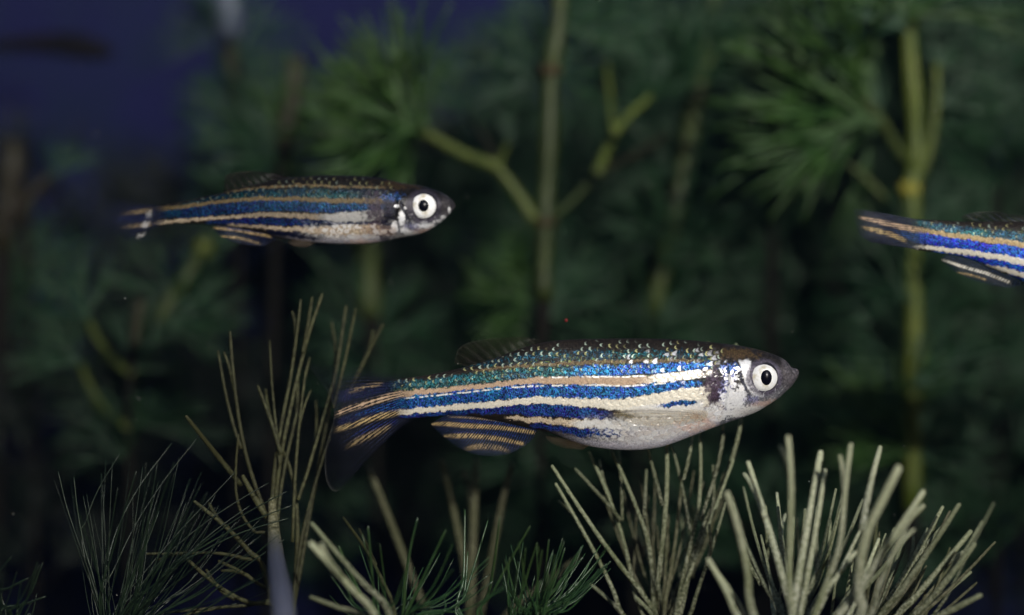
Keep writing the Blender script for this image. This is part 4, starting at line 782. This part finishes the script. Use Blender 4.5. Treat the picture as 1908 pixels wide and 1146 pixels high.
GB = 'tall stems with finely divided leaves'
stemmed_plant('tall thick olive stem with rusty node and forked leaf stalks above the large fish', [(1046, -160), (1041, 40), (1027, 130), (1021, 300), (1015, 415), (1012, 560), (1008, 800), (1005, 1180)], 5.0, 37, M['stem'], [(1025, 132), (1015, 415, 0.5)],
    [([(1000, 415), (960, 355), (925, 310)], 22), ([(925, 310), (860, 285), (780, 240)], 22, 5.2), ([(925, 310), (905, 260), (872, 215)], 13, 6.5, M['stemD']), ([(930, 308), (938, 285), (945, 270)], 12, 5.5),
     ([(1022, 412), (1070, 370), (1113, 322)], 15, 5.4, M['stem']), ([(1112, 325), (1128, 285), (1143, 250)], 20, 5.4), ([(1143, 250), (1137, 190), (1130, 120)], 13, 5.8), ([(1143, 250), (1175, 212), (1212, 180)], 16, 5.4), ([(1112, 325), (1180, 290), (1245, 250)], 14, 6.4, M['stemD'])],
    [(785, 243, 150, 235, False, 5.2), (790, 240, 168, 230, False, 5.6), (785, 246, 186, 225, False, 5.4), (800, 235, 135, 170, False, 5.8), (790, 240, 158, 270, False, 6.0), (780, 245, 176, 260, False, 4.9), (800, 238, 142, 240, False, 5.0), (790, 250, 198, 200, False, 5.6), (872, 215, 120, 170, True, 6.5), (1130, 125, 95, 190, True, 6.4), (1212, 180, 62, 200, True, 6.2), (1245, 250, 25, 150, True, 6.8), (945, 272, 75, 120, True, 6), (990, 560, 185, 150, False, 5), (1000, 545, 160, 140, False, 5.3), (990, 575, 200, 130, False, 5.3), (1015, 1000, 30, 160, True, 5), (1012, 600, 40, 180, True, 6), (1010, 690, 150, 190, True, 6), (1008, 760, 30, 190, True, 6), (1005, 880, 140, 190, True, 6), (1028, 150, 35, 190, True, 6.2), (1026, 150, 150, 200, True, 5.6), (1030, 60, 45, 230, True, 5.6)], group=GB, gloom=540)
stemmed_plant('slanting yellowish segmented stem between the thick olive stem and the blue banded fish', [(1340, -160), (1322, 60), (1300, 170), (1270, 330), (1245, 460), (1222, 560), (1195, 760), (1180, 1180)], 6.5, 33, M['stem'], [(1300, 172), (1281, 272, 0.5), (1263, 365, 0.5), (1252, 422, 0.5)],
    [], [(1290, 150, 60, 190, True), (1295, 180, 130, 190, True), (1250, 420, 20, 200, True), (1245, 440, 165, 180, True), (1215, 600, 30, 200, True), (1210, 610, 150, 200, True), (1280, 280, 40, 220, True), (1270, 330, 150, 190, True), (1235, 500, 60, 200, True, 6.2), (1300, 170, 95, 220, True), (1200, 720, 40, 220, True), (1200, 720, 140, 220, True)], group=GB, node_mat=M['stemD'], gloom=575)
stemmed_plant('upright yellow green stem with bright ochre node behind the blue banded fish', [(1688, -160), (1692, 60), (1703, 200), (1706, 300), (1698, 355), (1702, 600), (1700, 850), (1695, 1180)], 5.5, 36, M['stemY'], [(1694, 352, 0.75)],
    [([(1702, 350), (1728, 290), (1742, 210), (1745, 120)], 17), ([(1690, 300), (1665, 265), (1640, 222), (1600, 175)], 20, 5.2, M['stem']), ([(1650, 372), (1610, 330), (1578, 305)], 15, 5.4, M['stem'])],
    [(1610, 185, 140, 290, False, 5.2), (1630, 210, 160, 310, False, 5.4), (1640, 222, 178, 300, False, 5.3), (1630, 215, 125, 240, False, 5.8), (1620, 200, 150, 320, False, 6.2), (1640, 225, 168, 330, False, 5.0), (1645, 230, 190, 260, False, 5.8), (1700, 40, 60, 260, False, 5.0), (1690, 40, 115, 260, False, 5.0), (1690, 60, 140, 250, True, 5.0), (1580, 306, 160, 200, True, 5.8), (1745, 130, 80, 220, True), (1690, 60, 110, 240, True), (1690, 50, 70, 230, True), (1740, 200, 30, 200, True), (1700, 850, 150, 190, False), (1700, 860, 30, 190, True), (1690, 840, 120, 220, False), (1690, 70, 90, 240, False), (1700, 560, 150, 230, True, 5.2), (1700, 600, 40, 220, True, 5.8), (1700, 700, 140, 230, True, 5.8), (1700, 720, 30, 230, True, 5.2), (1705, 240, 45, 230, True, 5.9), (1745, 130, 40, 220, True), (1700, 470, 30, 210, True, 6), (1640, 215, 105, 250, True, 6.0)], group=GB, node_mat=M['nodeY'], gloom=900)
stemmed_plant('blunt pale olive stump standing above the slender fish among dark green leaves', [(552, 108), (548, 150), (540, 210), (522, 300), (515, 380), (512, 470), (500, 1180)], 7.0, 46, M['stemD'], [], [],
    [(535, 300, 160, 210, True), (520, 330, 20, 220, False), (520, 280, 110, 200, True), (530, 320, 60, 220, False), (520, 420, 150, 210, True), (520, 440, 25, 200, True)], group=GB, gloom=260)
stemmed_plant('dark green plant with pale greyish blue shoot tip against the open navy water', [(425, -40), (430, 60), (436, 200), (445, 420), (440, 1180)], 8.0, 34, M['stemD'], [], [],
    [(430, 80, 140, 150, True), (432, 120, 60, 170, True), (435, 160, 160, 130, True), (436, 210, 40, 170, True), (438, 280, 130, 150, True), (440, 330, 60, 170, True), (440, 240, 95, 170, True)], group=GB, gloom=150)
root = [o for o in bpy.data.objects if o.get('label', '').startswith('dark green plant with pale')][0]
mb = MB(); mb.tube([P(424, -60, 7.8), P(424, -10, 7.8), P(428, 30, 7.8), P(428, 60, 7.8), P(430, 78, 7.8)], [S(a, 8) / 2 for a in (62, 66, 62, 46, 20)], 12); o = mb.build('shoot_tip', M['bluishD'], root, origin=root.location); o['label'] = 'pale greyish blue shoot tip'
stemmed_plant('bent olive stem with knuckle below the tail of the slender fish', [(392, 440), (380, 462), (345, 520), (318, 565), (288, 630), (250, 780), (235, 1180)], 6.0, 34, M['stem'], [(380, 462, 0.9)], [], [(330, 545, 160, 170, True), (300, 610, 20, 180, True), (250, 780, 140, 190, True), (250, 800, 40, 190, True)], group=GB, node_mat=M['stemY'], gloom=600)
stemmed_plant('short olive stem hanging in shade right under the belly of the slender fish', [(683, 440), (688, 520), (692, 610), (700, 760), (705, 1180)], 7.0, 44, M['stem'], [], [], [(690, 620, 160, 170, True), (690, 640, 30, 180, True), (700, 780, 120, 200, True), (700, 790, 60, 190, True)], group=GB, gloom=590)
stemmed_plant('wide faded olive stem standing beside open navy water', [(26, 262), (24, 300), (14, 400), (4, 470), (-10, 1180)], 7.5, 58, M['stemD'], [], [([(14, 420), (60, 360), (92, 330)], 26, 7.5, M['stemD'])], [(95, 330, 60, 100, True), (10, 520, 40, 190, True), (5, 640, 60, 200, True), (0, 700, 20, 200, True)], group=GB, gloom=430)
stemmed_plant('thin reddish brown stem in deep shade behind the feathery needle plant', [(262, 560), (250, 650), (240, 780), (238, 1180)], 5.0, 26, M['stemD'], [], [([(250, 700), (200, 660), (165, 600)], 18, 5.4), ([(245, 800), (190, 760), (150, 680)], 16, 5.4)], [(165, 600, 120, 150, True), (150, 680, 150, 150, True), (245, 700, 60, 170, True), (240, 860, 130, 170, True)], group=GB, gloom=640)
# dense dim growth further back
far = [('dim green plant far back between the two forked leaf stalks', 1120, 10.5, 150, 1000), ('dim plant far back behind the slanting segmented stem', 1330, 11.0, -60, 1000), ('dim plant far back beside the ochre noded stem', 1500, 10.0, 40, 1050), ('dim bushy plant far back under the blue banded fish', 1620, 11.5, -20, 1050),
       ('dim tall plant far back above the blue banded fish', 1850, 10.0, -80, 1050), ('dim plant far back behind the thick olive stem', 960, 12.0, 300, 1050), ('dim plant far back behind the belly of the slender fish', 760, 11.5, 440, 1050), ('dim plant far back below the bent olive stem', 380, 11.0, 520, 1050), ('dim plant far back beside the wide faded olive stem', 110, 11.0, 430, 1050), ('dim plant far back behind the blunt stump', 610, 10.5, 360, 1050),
       ('dim plant far back beyond the whitish plant', 1560, 8.5, 520, 1080), ('dim plant far back below the anal fin of the blue banded fish', 1790, 9.0, 560, 1080), ('dim plant far back above the back of the large fish', 1180, 9.0, 480, 1000), ('dim plant far back beyond the back of the blue banded fish', 1905, 8.5, 60, 1080),
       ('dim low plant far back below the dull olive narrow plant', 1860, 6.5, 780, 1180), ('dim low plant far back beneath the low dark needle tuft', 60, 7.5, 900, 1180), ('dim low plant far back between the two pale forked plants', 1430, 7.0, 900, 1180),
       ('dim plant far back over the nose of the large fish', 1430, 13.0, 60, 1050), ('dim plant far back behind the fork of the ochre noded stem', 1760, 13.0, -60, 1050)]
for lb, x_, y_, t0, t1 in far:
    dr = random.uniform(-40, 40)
    stemmed_plant(lb, [(x_ + dr, t0 - 60), (x_ + dr * 0.5, 350), (x_, 700), (x_ - dr * 0.3, 1180)], y_, 12, M['gloom'], auto=(t0, t1, 105 if x_ > 900 else 190, 215), group='dim plants far back', dim=True if x_ > 700 else 2)

# ------------------------------------------------------------------ small things adrift
mb = MB(); a = np.array(P(-60, 90, 9)); c_ = catmull([P(-90, 92, 9), P(0, 84, 9), P(110, 82, 8.8), P(175, 92, 8.7), (P(215, 98, 8.7))], 6)
mb.tube(c_, [S(v, 9) / 2 for v in np.interp(np.linspace(0, 1, len(c_)), [0, 0.3, 0.6, 0.85, 1], [14, 26, 50, 34, 4])], 10, 0.4)  # blurred fish-like silhouette built as a plain dark spindle
tag(mb.build('drifting_shape', M['dark'], origin=(0, 0, 0)), 'dark blurred fish-like spindle shape adrift in open navy water', 'leaf')
mb = MB()
for i in range(45):
    y_ = random.uniform(-2, 5); px_, py_ = random.uniform(10, 1900), random.uniform(10, 1140)
    mb.sphere(P(px_, py_, y_), S(random.uniform(0.5, 1.2), y_), 5, 4)
tag(mb.build('debris', M['speck']), 'tiny pale specks of debris suspended in the water', 'debris', kind='stuff')
mb = MB(); mb.sphere(P(1055, 597, 0.4), S(3.4, 0.4), 7, 5); tag(mb.build('red_speck', M['red']), 'tiny red speck floating just above the back of the large fish', 'speck')
